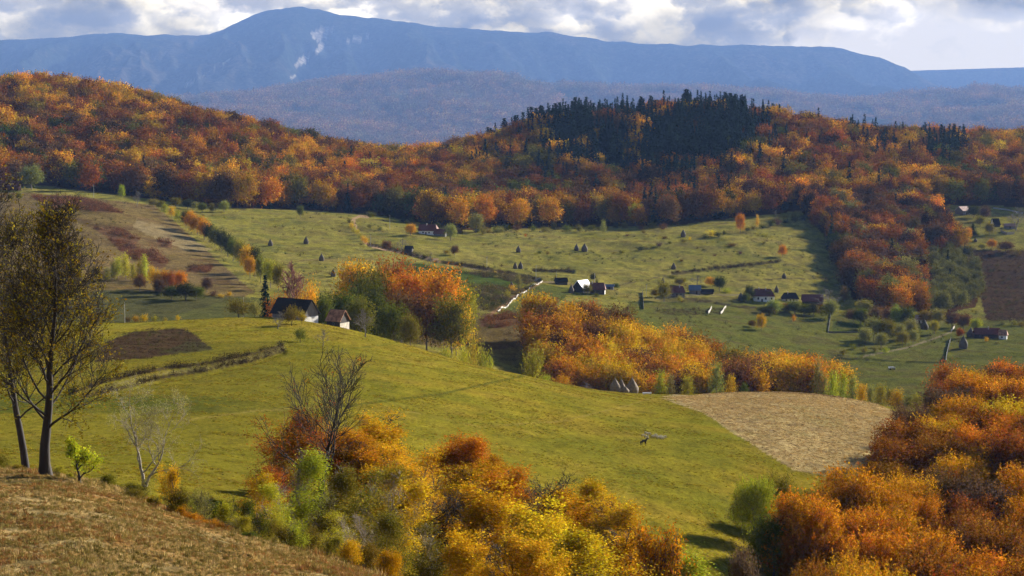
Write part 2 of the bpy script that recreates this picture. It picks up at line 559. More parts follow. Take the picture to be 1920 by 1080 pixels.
def paint_ground():
    px, py, D, x, y = PX, PY, GD, GX, GY
    j1 = fbm(x / 16, y / 16, 4, 101) * 7; j2 = fbm(x / 16, y / 16, 4, 111) * 4
    sc = np.clip(600 / np.maximum(D, 60), 0.3, 2)
    qx, qy = px + j1 * sc, py + j2 * sc
    n1 = fbm(x / 45, y / 45, 4, 121); n2 = fbm(x / 14, y / 14, 4, 131); n3 = fbm(x / 120, y / 120, 3, 141)
    n4 = fbm(x / 5, y / 5, 3, 151)
    col = np.zeros(px.shape + (3,)); col[:] = MEADOW

    def mix(m, c, w=1.0):
        m = np.clip(np.asarray(m, float) * w, 0, 1)[..., None]
        col[:] = col * (1 - m) + c * m
    # the big meadow: mottled yellow and green
    mix(sstep(-.1, .5, n1), C(.265, .205, .018), .65)
    mix(sstep(.0, .5, n2), C(.26, .175, .024), .50)
    mix(sstep(.0, .5, -n2), C(.115, .125, .012), .45)
    mix(sstep(.1, .6, n4), C(.13, .115, .016), .4)
    # left part of the meadow greener and duller
    mix((1 - sstep(450, 800, px)) * (D > 160) * (D < 520), C(.135, .115, .013), .7)
    mix(((py > 740) & (py < 775) & (D > 300) & (D < 450)) * (1 - sstep(300, 620, px)) * sstep(-.2, .3, n1), C(.055, .075, .014), .7)
    # near dry slope
    nearm = (D < 175) | ((D < 200) & (px < 800))
    mix(nearm, STRAW)
    mix(nearm * sstep(-.25, .45, n2), DRY, .75)
    mix(nearm * sstep(-.05, .5, fbm(x / 6, y / 3.5, 4, 171)), C(.085, .070, .026), .8)
    mix(nearm * sstep(.15, .55, fbm(x / 2.2, y / 1.4, 3, 181)), C(.40, .30, .13), .7)
    # valley and grazing land beyond
    far = D > 650
    mix(far, MEADOW_MID)
    mix(far * sstep(-.1, .4, n1), C(.30, .245, .050), .7)
    mix(far * sstep(0, .4, n2), C(.135, .100, .036), .5)
    mix(far * sstep(.05, .5, -n2), C(.075, .088, .024), .5)
    mix(far * sstep(.15, .5, n4), C(.070, .058, .026), .4)
    # left hill: brown rough grazing
    lh = far & inpoly(qx, qy, [(-400, 620), (-400, 350), (60, 362), (180, 372), (290, 385), (345, 430), (420, 500), (480, 550), (440, 560), (300, 600)])
    mix(lh, OLIVE); mix(lh * sstep(-.1, .35, n1), C(.160, .108, .044), .8); mix(lh * sstep(.1, .5, n2), C(.105, .060, .026), .7)
    mix(lh * sstep(.0, .5, n4), C(.19, .14, .06), .35)
    mix(far & inpoly(qx, qy, [(255, 410), (330, 430), (400, 470), (350, 470), (300, 450), (250, 425)]), C(.25, .19, .09), .7)
    for p in ([(170, 425), (225, 430), (262, 448), (250, 462), (290, 470), (318, 490), (300, 505), (262, 492), (225, 470), (200, 445)],
              [(292, 450), (322, 452), (320, 465), (300, 462)], [(355, 500), (398, 498), (390, 512), (352, 510)],
              [(60, 368), (120, 366), (200, 385), (230, 400), (160, 395), (90, 392)]):
        mix(far & inpoly(qx, qy, p), HEATH, .85)
    # pasture below it, darkened in colour for the shadow in the valley
    mix(far & inpoly(qx, qy, [(-300, 620), (-300, 560), (240, 545), (440, 555), (520, 560), (500, 600), (240, 620)]), C(.060, .066, .022), .8)
    # greener strip between the lane and the copse
    mix(far & inpoly(qx, qy, [(745, 490), (800, 497), (900, 515), (985, 528), (970, 545), (900, 545), (840, 535), (780, 520)]), GREEN, .9)
    mix(far & inpoly(qx, qy, [(930, 590), (1015, 533), (1075, 540), (1060, 560), (1000, 600), (960, 610)]), C(.095, .105, .022), .9)
    # brown knoll right of the copse
    mix(far & inpoly(qx, qy, [(850, 580), (930, 590), (1000, 610), (990, 650), (900, 660), (800, 650), (770, 640), (850, 605)]), C(.120, .080, .034), .85)
    mix(far & inpoly(qx, qy, [(905, 597), (960, 590), (985, 605), (940, 616), (900, 612)]), HEATH, .9)
    mix(far & inpoly(qx, qy, [(870, 535), (930, 540), (985, 545), (925, 585), (880, 575)]), C(.11, .085, .05), .8)
    # ploughed and bare plots
    mix((D > 400) & (D < 620) & inpoly(qx * .35 + px * .65, qy * .35 + py * .65, [(178, 678), (200, 640), (250, 622), (345, 616), (365, 628), (398, 654), (300, 668), (205, 678)]), SOIL, .92)
    mix((D > 400) & (D < 620) & inpoly(qx, qy, [(300, 660), (350, 640), (380, 640), (398, 654), (330, 664)]), C(.06, .06, .02), .7)
    mix(far & inpoly(px, py, [(1225, 580), (1360, 577), (1350, 590), (1250, 592)]), SOIL, .8)
    mix(far & inpoly(px, py, [(1232, 558), (1400, 556), (1390, 572), (1250, 575)]), C(.075, .062, .026), .6)
    mix((D > 1100) & inpoly(qx, qy, [(1790, 455), (1840, 470), (2300, 470), (2300, 610), (1850, 605), (1840, 560), (1800, 520)]), C(.060, .030, .019), .9)
    mix((D > 900) & inpoly(px, py, [(1562, 600), (1625, 600), (1620, 622), (1560, 624)]), GREEN, .9)
    # stubble field on the knoll
    st = (D > 350) & (D < 690) & inpoly(qx * .25 + px * .75, qy * .25 + py * .75, [(1235, 745), (1262, 739), (1300, 741), (1400, 730), (1500, 722), (1600, 740), (1700, 780), (1720, 790), (1660, 840), (1620, 900), (1490, 884), (1440, 852), (1380, 815), (1320, 775)])
    mix(st, STUBBLE); mix(st * sstep(-.1, .5, fbm(x / 3.4, y / 1.6, 4, 201)), C(.24, .165, .075), .85)
    mix(st * sstep(.1, .6, n2), C(.30, .25, .09), .5)
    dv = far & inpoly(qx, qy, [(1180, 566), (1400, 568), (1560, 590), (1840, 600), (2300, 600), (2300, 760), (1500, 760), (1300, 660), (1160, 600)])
    mix(dv, C(.092, .100, .020), .75); mix(dv * sstep(0, .5, n2), C(.12, .09, .03), .5)  # right valley grass, its partial shade put into a darker green
    # woodland floors
    wood = ((D > 1440) & (D < 3000) & inpoly(qx, qy, WOOD_MAIN)) | ((D > 1000) & (D < 1800) & inpoly(qx, qy, WOOD_RIGHT)) | \
        ((D > 640) & (D < 1000) & inpoly(px, py, WOOD_MID)) | ((D > 170) & (D < 700) & inpoly(px, py, WOOD_NEAR)) | (D > 2350) & (D < 8000)
    mix(wood, LITTER)
    # lanes, tracks and ditches
    def lane(line, lo, hi, w, c, k=1.0):
        m = (D > lo) & (D < hi)
        d = np.where(m, seg_dist(px, py, line), 99.0)
        mix(1 - sstep(w * .6, w * 1.3, d + n4 * .5), c, k)
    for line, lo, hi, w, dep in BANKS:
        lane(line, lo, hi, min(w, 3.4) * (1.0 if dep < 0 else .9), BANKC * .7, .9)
    lane([(195, 726), (300, 701), (400, 688), (480, 669), (530, 653)], 380, 600, 2.6, C(.19, .16, .05), .9)
    lane([(660, 412), (675, 405), (690, 407)], 1200, 1600, 2.5, EARTH, .8)
    lane([(665, 415), (668, 430), (684, 455), (700, 463), (730, 470), (780, 480), (820, 487)], 1000, 1500, 1.6, EARTH)
    lane([(820, 490), (900, 506), (960, 518), (1010, 529), (1060, 528), (1095, 545)], 900, 1400, 1.3, C(.30, .21, .12), .8)
    lane([(922, 588), (950, 568), (980, 546), (1010, 531)], 700, 1300, 3.2, C(.30, .17, .09), .9)
    lane([(590, 603), (620, 606), (655, 615)], 540, 700, 2.5, C(.42, .30, .17), .95)
    lane([(1230, 560), (1300, 553), (1375, 553), (1400, 552)], 900, 1300, 1.2, C(.2, .16, .1), .8)
    lane([(1620, 668), (1700, 652), (1760, 632), (1785, 622)], 850, 1200, 1.4, C(.26, .20, .12), .8)
    lane([(1560, 672), (1700, 678), (1770, 680)], 850, 1200, 1.3, C(.03, .035, .012), .9)
    lane([(700, 486), (600, 486), (560, 489)], 1000, 1400, 1.0, C(.16, .10, .05), .6)
    lane([(1150, 537), (1240, 518), (1300, 512)], 1000, 1400, 1.2, C(.10, .075, .035), .7)
    lane([(1370, 527), (1480, 522), (1560, 523)], 1000, 1400, 1.2, C(.075, .055, .03), .7)
    lane([(760, 640), (620, 660), (560, 662)], 400, 620, 2, C(.09, .10, .014), .5)
    lane([(640, 762), (820, 740), (980, 705)], 340, 620, 2.2, C(.09, .09, .014), .8)
    lane([(1225, 745), (1180, 760), (1050, 790), (900, 800), (760, 770)], 340, 620, 1.3, C(.27, .20, .05), .5)
    lane([(330, 790), (480, 770), (640, 762)], 300, 500, 1.6, C(.26, .19, .05), .5)
    # far hills and mountains: mixed autumn wood
    hl = D > 8000
    m1 = fbm(x / 850, y / 1100, 4, 211); m2 = fbm(x / 85, y / 130, 3, 221); m3 = fbm(x / 180, y / 250, 3, 231)
    mix(hl, C(.085, .060, .030)); mix(hl * sstep(-.05, .3, m1), C(.23, .10, .045), .8)
    mix(hl * sstep(0, .35, m2), C(.30, .15, .05), .6); mix(hl * sstep(-.05, .3, -m3), C(.035, .045, .025), .75)
    mix(hl * sstep(.15, .4, fbm(x / 260, y / 300, 3, 241)), C(.15, .13, .06), .5)
    mt = D > 20800
    mix(mt, C(.022, .030, .022)); mix(mt * sstep(.05, .5, m1), C(.075, .055, .035), .7)
    mix(mt * sstep(.1, .5, m2), C(.05, .045, .03), .6)
    for p in ([(582, 62), (600, 54), (625, 54), (612, 70), (595, 80)], [(550, 125), (565, 105), (590, 97), (575, 115), (556, 128)],
              [(536, 146), (558, 138), (552, 148)], [(648, 75), (680, 68), (700, 70), (660, 80)], [(343, 162), (358, 152), (372, 150), (352, 164)],
              [(600, 80), (610, 86), (596, 100), (590, 98)]):
        mix(mt & (D < 27000) & inpoly(px + j1 * .3, py + j2 * .3, p), C(.30, .26, .20), .9)
    lane([(430, 112), (412, 122), (372, 148)], 20800, 27000, 1.0, C(.3, .28, .22), .6)
    # grain of the surface for the shader: 0 fine grass, 1 coarse
    gr = np.where(nearm, 1.0, np.where(st, .9, np.where(far, .7, .6)))
    gr = np.where(D > 2350, 0.0, gr)
    fd = sstep(3000, 4000, D)
    return np.dstack([col, gr]), fd


# ------------------------------------------------------------------ wood outlines, as ground areas (picture outline of the ground, with a distance range where used)
WOOD_MAIN = [(-400, 352), (20, 352), (60, 345), (110, 352), (200, 362), (290, 374), (400, 390), (560, 392), (640, 398), (720, 404), (790, 418),
             (880, 432), (960, 428), (1060, 426), (1150, 424), (1250, 424), (1350, 412), (1440, 402), (1520, 393), (1560, 388), (1640, 388),
             (1780, 384), (1920, 388), (2300, 392), (2300, -200), (-400, -200)]
WOOD_RIGHT = [(1500, 395), (1545, 440), (1575, 500), (1600, 560), (1650, 590), (1740, 596), (1830, 575), (1840, 545), (1825, 500), (1795, 460), (1770, 425), (1735, 395), (1700, 380), (1560, 380)]
WOOD_MID = [(1000, 640), (1010, 600), (1060, 592), (1120, 600), (1180, 612), (1240, 636), (1290, 668), (1350, 700), (1400, 715), (1470, 725), (1540, 732), (1580, 745),
            (1590, 800), (1050, 800), (1010, 720)]
WOOD_NEAR = [(1540, 1300), (1510, 1180), (1495, 1085), (1530, 1040), (1590, 985), (1660, 905), (1715, 872), (1760, 835), (1840, 798), (1920, 775), (2300, 760), (2300, 1700), (1560, 1700)]


def ground_material():
    m, nt, out = new_mat("ground_cover")
    b = nt.nodes.new('ShaderNodeBsdfDiffuse')
    b.inputs['Roughness'].default_value = 0.6
    at = nt.nodes.new('ShaderNodeAttribute'); at.attribute_name = 'cover'
    fa = nt.nodes.new('ShaderNodeAttribute'); fa.attribute_name = 'farness'
    geo = nt.nodes.new('ShaderNodeNewGeometry')
    pos = geo.outputs['Position']
    mp = nt.nodes.new('ShaderNodeMapping'); mp.inputs['Scale'].default_value = (1, 0.6, 1)
    nt.links.new(pos, mp.inputs[0])
    a = noise(nt, mp.outputs[0], 1.1, 5, 0.65)
    c = noise(nt, mp.outputs[0], 0.22, 4, 0.6)
    e = noise(nt, mp.outputs[0], 6.0, 3, 0.7)
    va = ramp(nt, [(0.30, 0.55), (0.50, 1.0), (0.72, 1.45)], a)
    vc = ramp(nt, [(0.30, 0.74), (0.50, 1.0), (0.72, 1.24)], c)
    ve = ramp(nt, [(0.30, 0.55), (0.50, 1.0), (0.72, 1.5)], e)
    col = mixc(nt, 1.0, at.outputs['Color'], vc.outputs[0], 'MULTIPLY')
    nearf = mathn(nt, 'SUBTRACT', 1.0, fa.outputs['Fac'])
    amt = mathn(nt, 'MULTIPLY', mathn(nt, 'MULTIPLY_ADD', at.outputs['Alpha'], 0.55, 0.45), nearf)
    col = mixc(nt, amt, col, mixc(nt, 1.0, col, va.outputs[0], 'MULTIPLY'))
    col = mixc(nt, amt, col, mixc(nt, 1.0, col, ve.outputs[0], 'MULTIPLY'))
    # far woods: crown-sized mottling
    vor = nt.nodes.new('ShaderNodeTexVoronoi'); vor.inputs['Scale'].default_value = 0.024
    nt.links.new(pos, vor.inputs['Vector'])
    vr = ramp(nt, [(0.0, 0.35), (0.5, 0.9), (1.0, 1.9)], vor.outputs['Color'])
    col = mixc(nt, fa.outputs['Fac'], col, mixc(nt, 0.8, col, vr.outputs[0], 'MULTIPLY'))
    nt.links.new(col, b.inputs['Color'])
    h = mathn(nt, 'ADD', mathn(nt, 'MULTIPLY', a, 0.55), mathn(nt, 'MULTIPLY', e, 0.16))
    bp = nt.nodes.new('ShaderNodeBump'); bp.inputs['Strength'].default_value = 0.8; bp.inputs['Distance'].default_value = 1.0
    nt.links.new(mathn(nt, 'MULTIPLY', mathn(nt, 'MULTIPLY', h, mathn(nt, 'MULTIPLY_ADD', at.outputs['Alpha'], 0.8, 0.25)), nearf), bp.inputs['Height'])
    bp2 = nt.nodes.new('ShaderNodeBump'); bp2.inputs['Strength'].default_value = 1.0; bp2.inputs['Distance'].default_value = 9.0
    nt.links.new(mathn(nt, 'MULTIPLY', mathn(nt, 'SUBTRACT', 1.0, vor.outputs['Distance']), fa.outputs['Fac']), bp2.inputs['Height'])
    nt.links.new(bp.outputs[0], bp2.inputs['Normal'])
    nt.links.new(bp2.outputs[0], b.inputs['Normal'])
    nt.links.new(b.outputs[0], out.inputs[0])
    return m


def build_terrain():
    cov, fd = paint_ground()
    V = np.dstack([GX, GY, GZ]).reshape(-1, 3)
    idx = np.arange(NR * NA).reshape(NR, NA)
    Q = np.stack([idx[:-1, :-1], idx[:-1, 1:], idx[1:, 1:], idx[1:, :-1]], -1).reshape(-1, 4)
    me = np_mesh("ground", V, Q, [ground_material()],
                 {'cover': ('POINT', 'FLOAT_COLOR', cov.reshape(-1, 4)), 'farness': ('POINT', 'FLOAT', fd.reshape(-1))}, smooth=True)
    o = link("ground", me, kind='structure')
    o['label'] = "hilly meadows, fields and far mountain slopes"
    return o


def build_haze():
    zmin = float(GZ.min()) - 1.0; zmax = float(GZ.max()) + 60.0
    x0, x1, y0, y1 = -16500.0, 17500.0, -90.0, 31000.0
    V = np.array([(x, y, z) for z in (zmin, zmax) for y in (y0, y1) for x in (x0, x1)])
    Q = np.array([(0, 2, 3, 1), (4, 5, 7, 6), (0, 1, 5, 4), (2, 6, 7, 3), (0, 4, 6, 2), (1, 3, 7, 5)])
    m, nt, out = new_mat("air")
    pv = nt.nodes.new('ShaderNodeVolumePrincipled')
    pv.inputs['Color'].default_value = (*HAZE_COLOR, 1)
    pv.inputs['Absorption Color'].default_value = (0, 0, 0, 1)
    pv.inputs['Density'].default_value = HAZE_DENSITY
    pv.inputs['Anisotropy'].default_value = 0.1
    nt.links.new(pv.outputs[0], out.inputs['Volume'])
    me = np_mesh("haze", V, Q, [m])
    link("haze", me, kind='stuff')['label'] = "blue autumn haze filling the valley air"


build_terrain()
build_haze()

# ------------------------------------------------------------------ plant materials
def leaf_material(name, stuff=False, trans=0.35, vary=0.5):
    m, nt, out = new_mat(name)
    if stuff:
        ti = nt.nodes.new('ShaderNodeAttribute'); ti.attribute_type = 'INSTANCER'; ti.attribute_name = 'tint'
        base = ti.outputs['Color']
    else:
        oi = nt.nodes.new('ShaderNodeObjectInfo')
        base = oi.outputs['Color']
    lv = nt.nodes.new('ShaderNodeAttribute'); lv.attribute_name = 'leafv'
    sp = nt.nodes.new('ShaderNodeSeparateColor'); nt.links.new(lv.outputs['Color'], sp.inputs[0])
    br = ramp(nt, [(0.0, 1 - vary), (0.5, 1.0), (1.0, 1 + vary * 1.1)], sp.outputs[0])
    hs = nt.nodes.new('ShaderNodeHueSaturation')
    nt.links.new(base, hs.inputs['Color'])
    nt.links.new(mathn(nt, 'MULTIPLY_ADD', sp.outputs[1], 0.065, 0.462), hs.inputs['Hue'])
    hs.inputs['Saturation'].default_value = 1.0
    c = mixc(nt, 1.0, hs.outputs[0], br.outputs[0], 'MULTIPLY')
    d = nt.nodes.new('ShaderNodeBsdfDiffuse'); nt.links.new(c, d.inputs[0])
    t = nt.nodes.new('ShaderNodeBsdfTranslucent')
    nt.links.new(mixc(nt, 1.0, c, (1.1, 1.0, 0.7), 'MULTIPLY'), t.inputs[0])
    mx = nt.nodes.new('ShaderNodeMixShader'); mx.inputs[0].default_value = trans
    nt.links.new(d.outputs[0], mx.inputs[1]); nt.links.new(t.outputs[0], mx.inputs[2])
    nt.links.new(mx.outputs[0], out.inputs[0])
    return m


LEAF = leaf_material("autumn_leaves", False, 0.27, 0.55)
LEAF_STUFF = leaf_material("autumn_leaves_massed", True, 0.10, 0.6)
NEEDLE = leaf_material("needles", False, 0.08, 0.45)
NEEDLE_STUFF = leaf_material("needles_massed", True, 0.08, 0.45)
BARK = simple_mat("bark_dark", (.024, .018, .014), 0.9, 2.5, .5, .5, stretch=(1, 1, .25))
BARK_GREY = simple_mat("bark_grey", (.17, .145, .115), 0.9, 3, .55, .4, stretch=(1, 1, .4))
BARK_PALE = simple_mat("bark_pale", (.27, .235, .19), 0.85, 2.2, .6, .3, stretch=(1, 1, 1.6), col2=(.10, .08, .06))
BARK_RED = simple_mat("bark_russet", (.105, .062, .048), 0.9, 3, .4, .3)


def unit(v):
    return v / (np.linalg.norm(v, axis=-1, keepdims=True) + 1e-9)


def leaf_quads(rng, P, G, N, size, aspect=0.6):
    """one leaf quad per row: centre P, long axis near G, normal near N"""
    n = len(P)
    N = unit(N); G = unit(G - N * (G * N).sum(1, keepdims=True))
    B = np.cross(N, G)
    s = (size * rng.uniform(.6, 1.35, n))[:, None]
    a = G * s; b = B * s * aspect
    V = np.stack([P - a * .5 - b * .25, P - a * .05 + b * .5, P + a * .55 + b * .12, P + a * .1 - b * .5], 1).reshape(-1, 3)
    return V


def tree_mesh(name, V, leafv, mat):
    n = len(V) // 4
    Q = np.arange(n * 4).reshape(n, 4)
    colv = np.dstack([leafv[:, 0], leafv[:, 1], leafv[:, 0] * 0, leafv[:, 0] * 0 + 1]).reshape(-1, 4)
    return np_mesh(name, V, Q, [mat], {'leafv': ('FACE', 'FLOAT_COLOR', colv)})


def crown_shape(rng, kind, H, Wd):
    """lobes (centre, radius) of one crown"""
    L = []
    R = Wd / 2
    if kind == 'beech':          # broad dome of rounded masses
        c0 = H * .60
        L.append(((0, 0, H * .54), (R * .56, R * .56, H * .30)))
        for i in range(17):
            a = i * 2.4 + rng.uniform(-.4, .4); t = (i + .5) / 17
            zz = H * (.32 + .56 * t); rr = R * rng.uniform(.62, .86) * math.sqrt(max(0, 1 - ((zz - H * .48) / (H * .50)) ** 2))
            s = R * rng.uniform(.22, .40)
            L.append(((rr * math.cos(a), rr * math.sin(a), zz), (s, s, s * rng.uniform(.9, 1.3))))
    elif kind == 'round':
        L.append(((0, 0, H * .60), (R * .70, R * .70, H * .30)))
        for i in range(9):
            a = i * 2.4 + rng.uniform(-.4, .4)
            zz = H * rng.uniform(.42, .80); rr = R * .62
            s = R * rng.uniform(.3, .46)
            L.append(((rr * math.cos(a), rr * math.sin(a), zz), (s, s, s)))
    elif kind == 'birch':        # slim, loose
        for i in range(11):
            t = (i + .5) / 11; a = i * 2.4 + rng.uniform(-.5, .5)
            zz = H * (.22 + .72 * t); rr = R * .55 * (1 - t) ** .6 * rng.uniform(.3, 1)
            s = R * (.62 - .30 * t) * rng.uniform(.8, 1.2)
            L.append(((rr * math.cos(a), rr * math.sin(a), zz), (s, s, s * 1.7)))
    elif kind == 'bush':
        for i in range(8):
            a = i * 2.4 + rng.uniform(-.4, .4); rr = R * rng.uniform(.2, .65)
            s = R * rng.uniform(.35, .5)
            L.append(((rr * math.cos(a), rr * math.sin(a), H * rng.uniform(.30, .62)), (s, s, H * rng.uniform(.28, .40))))
    return np.array([l[0] for l in L]), np.array([l[1] for l in L])


def spray_crown(name, seed, kind, H, Wd, n_spray, per, leaf, mat, up=0.55, loose=0.0):
    rng = np.random.default_rng(seed)
    c, r = crown_shape(rng, kind, H, Wd)
    w = (r[:, 0] * r[:, 2]); w /= w.sum()
    li = rng.choice(len(c), n_spray * 3, p=w)
    d = unit(rng.normal(size=(n_spray * 3, 3)) + np.array([0, 0, .35]))
    rad = rng.uniform(.70 - loose, 1.03, n_spray * 3)
    P = c[li] + d * r[li] * rad[:, None]
    # drop what would sit deep inside the crown
    q = ((P[:, None] - c[None]) / r[None]); depth = (np.linalg.norm(q, axis=2) < .68).sum(1)
    ok = (depth == 0) | (rng.random(len(P)) < .05)
    ok &= P[:, 2] > H * (.05 if kind == 'bush' else .16)
    P, d, li = P[ok][:n_spray], d[ok][:n_spray], li[ok][:n_spray]
    n = len(P)
    out = unit(P - np.array([0, 0, H * .45]))
    g = unit(d * .6 + out * .5 + np.array([0, 0, up]) + rng.normal(size=(n, 3)) * .28)
    L = leaf * rng.uniform(2.6, 6.5, n) * (1 + .25 * (leaf < .7))
    t = rng.uniform(-.5, 1.0, (n, per))
    lat = rng.normal(size=(n, per, 3)) * (leaf * .62)
    PP = P[:, None] + g[:, None] * (t * L[:, None])[..., None] + lat * (1.1 - .5 * np.clip(t, 0, 1))[..., None]
    GG = g[:, None] + rng.normal(size=(n, per, 3)) * .45
    NN = (d * .7 + np.array([0, 0, .5]))[:, None] + rng.normal(size=(n, per, 3)) * .75
    V = leaf_quads(rng, PP.reshape(-1, 3), GG.reshape(-1, 3), NN.reshape(-1, 3), leaf)
    lobe_v = rng.uniform(.3, .7, len(c))
    sv = np.clip(lobe_v[li] * .5 + rng.normal(.25, .19, n), 0, 1)
    lv = np.clip(sv[:, None] + rng.normal(0, .16, (n, per)), 0, 1).reshape(-1)
    hv = np.clip(rng.normal(.5, .2, n)[:, None] + rng.normal(0, .12, (n, per)), 0, 1).reshape(-1)
    return tree_mesh(name, V, np.stack([lv, hv], 1), mat)


def tube_arrays(paths, sides=5):
    """paths: list of (points (k,3), radii (k,)) -> one mesh of tapering tubes"""
    VV, QQ, o = [], [], 0
    for P, R, s in paths:
        k = len(P)
        T = np.gradient(P, axis=0); T = unit(T)
        ref = np.array([0.31, 0.17, 0.93]) if abs(T[0, 2]) < .8 else np.array([.9, .2, .1])
        A = unit(np.cross(T, ref)); B = np.cross(T, A)
        an = np.arange(s) * 2 * math.pi / s
        ring = P[:, None] + (A[:, None] * np.cos(an)[None, :, None] + B[:, None] * np.sin(an)[None, :, None]) * R[:, None, None]
        VV.append(ring.reshape(-1, 3))
        i = np.arange(k - 1)[:, None] * s; j = np.arange(s)[None]
        QQ.append(np.stack([i + j, i + (j + 1) % s, i + s + (j + 1) % s, i + s + j], -1).reshape(-1, 4) + o)
        o += k * s
    return np.concatenate(VV), np.concatenate(QQ)


def branch_tree(seed, H, r0, spread=.9, first=.25, n1=9, n2=7, n3=6, n4=3, upt=.35, lean=(0, 0), stems=1, crooked=.10, len1=.46, tipr=.012, side_bias=None, limbk=.62):
    """skeleton of one tree: (tube paths of the wood, twig tip positions and directions)"""
    rng = np.random.default_rng(seed)
    paths, tips, tdir, lev = [], [], [], []

    def limb(p, d, L, r, k, rough, up, endr):
        pts = [p]; dd = d.copy(); st = L / (k - 1)
        for i in range(k - 1):
            dd = unit(dd + rng.normal(size=3) * rough + np.array([0, 0, up]))
            pts.append(pts[-1] + dd * st)
        return np.array(pts), np.linspace(r, endr, k)

    for s in range(stems):
        base = np.array([rng.uniform(-.15, .15) * (stems > 1) * H * .12, rng.uniform(-.1, .1) * (stems > 1) * H * .12, -.4])
        d0 = unit(np.array([lean[0] + rng.normal() * .12 * (stems > 1), lean[1] + rng.normal() * .12 * (stems > 1), 1.0]))
        hs = H * (1 if s == 0 else rng.uniform(.75, .95))
        P, R = limb(base, d0, hs * .97, r0 * (1 if s == 0 else .8), 14, crooked * .6, .03, tipr * 1.5)
        R = (r0 * (1 if s == 0 else .8) - tipr) * (1 - np.linspace(0, 1, 14)) ** 1.15 + tipr
        R[0] *= 1.45; R[1] *= 1.06
        paths.append((P, R, 8))
        m1 = n1
        for i in range(m1):
            t = first + (1 - first) * (i + rng.uniform(0, .8)) / m1
            t = min(t, .985)
            f = t * 13; a = int(f); q = f - a
            p = P[a] * (1 - q) + P[min(a + 1, 13)] * q; r = (R[a] * (1 - q) + R[min(a + 1, 13)] * q)
            az = i * 2.39996 + rng.uniform(-.5, .5)
            el = spread * (1.15 - .75 * t)
            d = np.array([math.cos(az) * math.sin(el), math.sin(az) * math.sin(el), math.cos(el)])
            if side_bias is not None: d = unit(d + np.array(side_bias) * .3)
            L1 = H * len1 * (1.15 - .72 * t) * rng.uniform(.8, 1.15)
            P1, R1 = limb(p, d, L1, min(r * limbk, r0 * .45), 9, crooked * 1.3, upt * .28, tipr)
            paths.append((P1, R1, 6)); tips.append(P1[-1]); tdir.append(unit(P1[-1] - P1[-2])); lev.append(1)
            for j in range(n2):
                t2 = .22 + .78 * (j + rng.uniform(0, .9)) / n2; t2 = min(t2, .98)
                f = t2 * 8; a = int(f); q = f - a
                p2 = P1[a] * (1 - q) + P1[min(a + 1, 8)] * q; r2 = R1[a] * (1 - q) + R1[min(a + 1, 8)] * q
                ax = unit(P1[min(a + 1, 8)] - P1[max(a - 1, 0)])
                o = unit(np.cross(ax, rng.normal(size=3)))
                d2 = unit(ax * .8 + o * rng.uniform(.55, 1.0) + np.array([0, 0, .12]))
                L2 = L1 * .50 * (1.15 - .6 * t2) * rng.uniform(.7, 1.2)
                P2, R2 = limb(p2, d2, L2, max(r2 * .55, tipr), 6, crooked * 1.5, upt * .25, tipr * .7)
                paths.append((P2, R2, 4)); tips.append(P2[-1]); tdir.append(unit(P2[-1] - P2[-2])); lev.append(2)
                for k in range(n3):
                    t3 = .15 + .85 * (k + rng.uniform(0, .9)) / n3; t3 = min(t3, .98)
                    f = t3 * 5; a = int(f); q = f - a
                    p3 = P2[a] * (1 - q) + P2[min(a + 1, 5)] * q
                    ax = unit(P2[min(a + 1, 5)] - P2[max(a - 1, 0)])
                    o = unit(np.cross(ax, rng.normal(size=3)))
                    d3 = unit(ax * .8 + o * rng.uniform(.5, 1.0) + np.array([0, 0, .1]))
                    L3 = L2 * .5 * rng.uniform(.6, 1.2)
                    P3, R3 = limb(p3, d3, L3, tipr * .8, 4, crooked * 1.6, upt * .2, tipr * .45)
                    paths.append((P3, R3, 3)); tips.append(P3[-1]); tdir.append(unit(P3[-1] - P3[-2])); lev.append(3)
                    for _ in range(n4):
                        a = rng.integers(1, 4); o = unit(rng.normal(size=3)); d4 = unit(unit(P3[-1] - P3[0]) + o * .8)
                        P4, R4 = limb(P3[a], d4, L3 * .5, tipr * .5, 3, .15, .03, tipr * .3)
                        paths.append((P4, R4, 3)); tips.append(P4[-1]); tdir.append(d4); lev.append(4)
    return paths, np.array(tips), np.array(tdir), np.array(lev)


def wood_mesh(name, paths, mat):
    V, Q = tube_arrays(paths)
    return np_mesh(name, V, Q, [mat], smooth=True)


def leaves_on(name, seed, tips, tdir, per, leaf, mat, spread=1.0, keep=1.0, zone=None, back=.6):
    rng = np.random.default_rng(seed)
    if zone is not None:
        pr = zone(tips, rng)
        m = rng.random(len(tips)) < pr
        tips, tdir = tips[m], tdir[m]
    elif keep < 1:
        m = rng.random(len(tips)) < keep
        tips, tdir = tips[m], tdir[m]
    n = len(tips)
    t = rng.uniform(-back, .15, (n, per)) * spread
    P = tips[:, None] + tdir[:, None] * t[..., None] + rng.normal(size=(n, per, 3)) * (.24 * spread)
    G = tdir[:, None] * .5 + rng.normal(size=(n, per, 3)) * .8
    N = np.array([0, 0, .8]) + rng.normal(size=(n, per, 3)) * .7
    V = leaf_quads(rng, P.reshape(-1, 3), G.reshape(-1, 3), N.reshape(-1, 3), leaf, .65)
    lv = np.clip(rng.normal(.5, .16, n)[:, None] + rng.normal(0, .18, (n, per)), 0, 1).reshape(-1)
    hv = np.clip(rng.normal(.5, .2, n)[:, None] + rng.normal(0, .15, (n, per)), 0, 1).reshape(-1)
    return tree_mesh(name, V, np.stack([lv, hv], 1), mat)


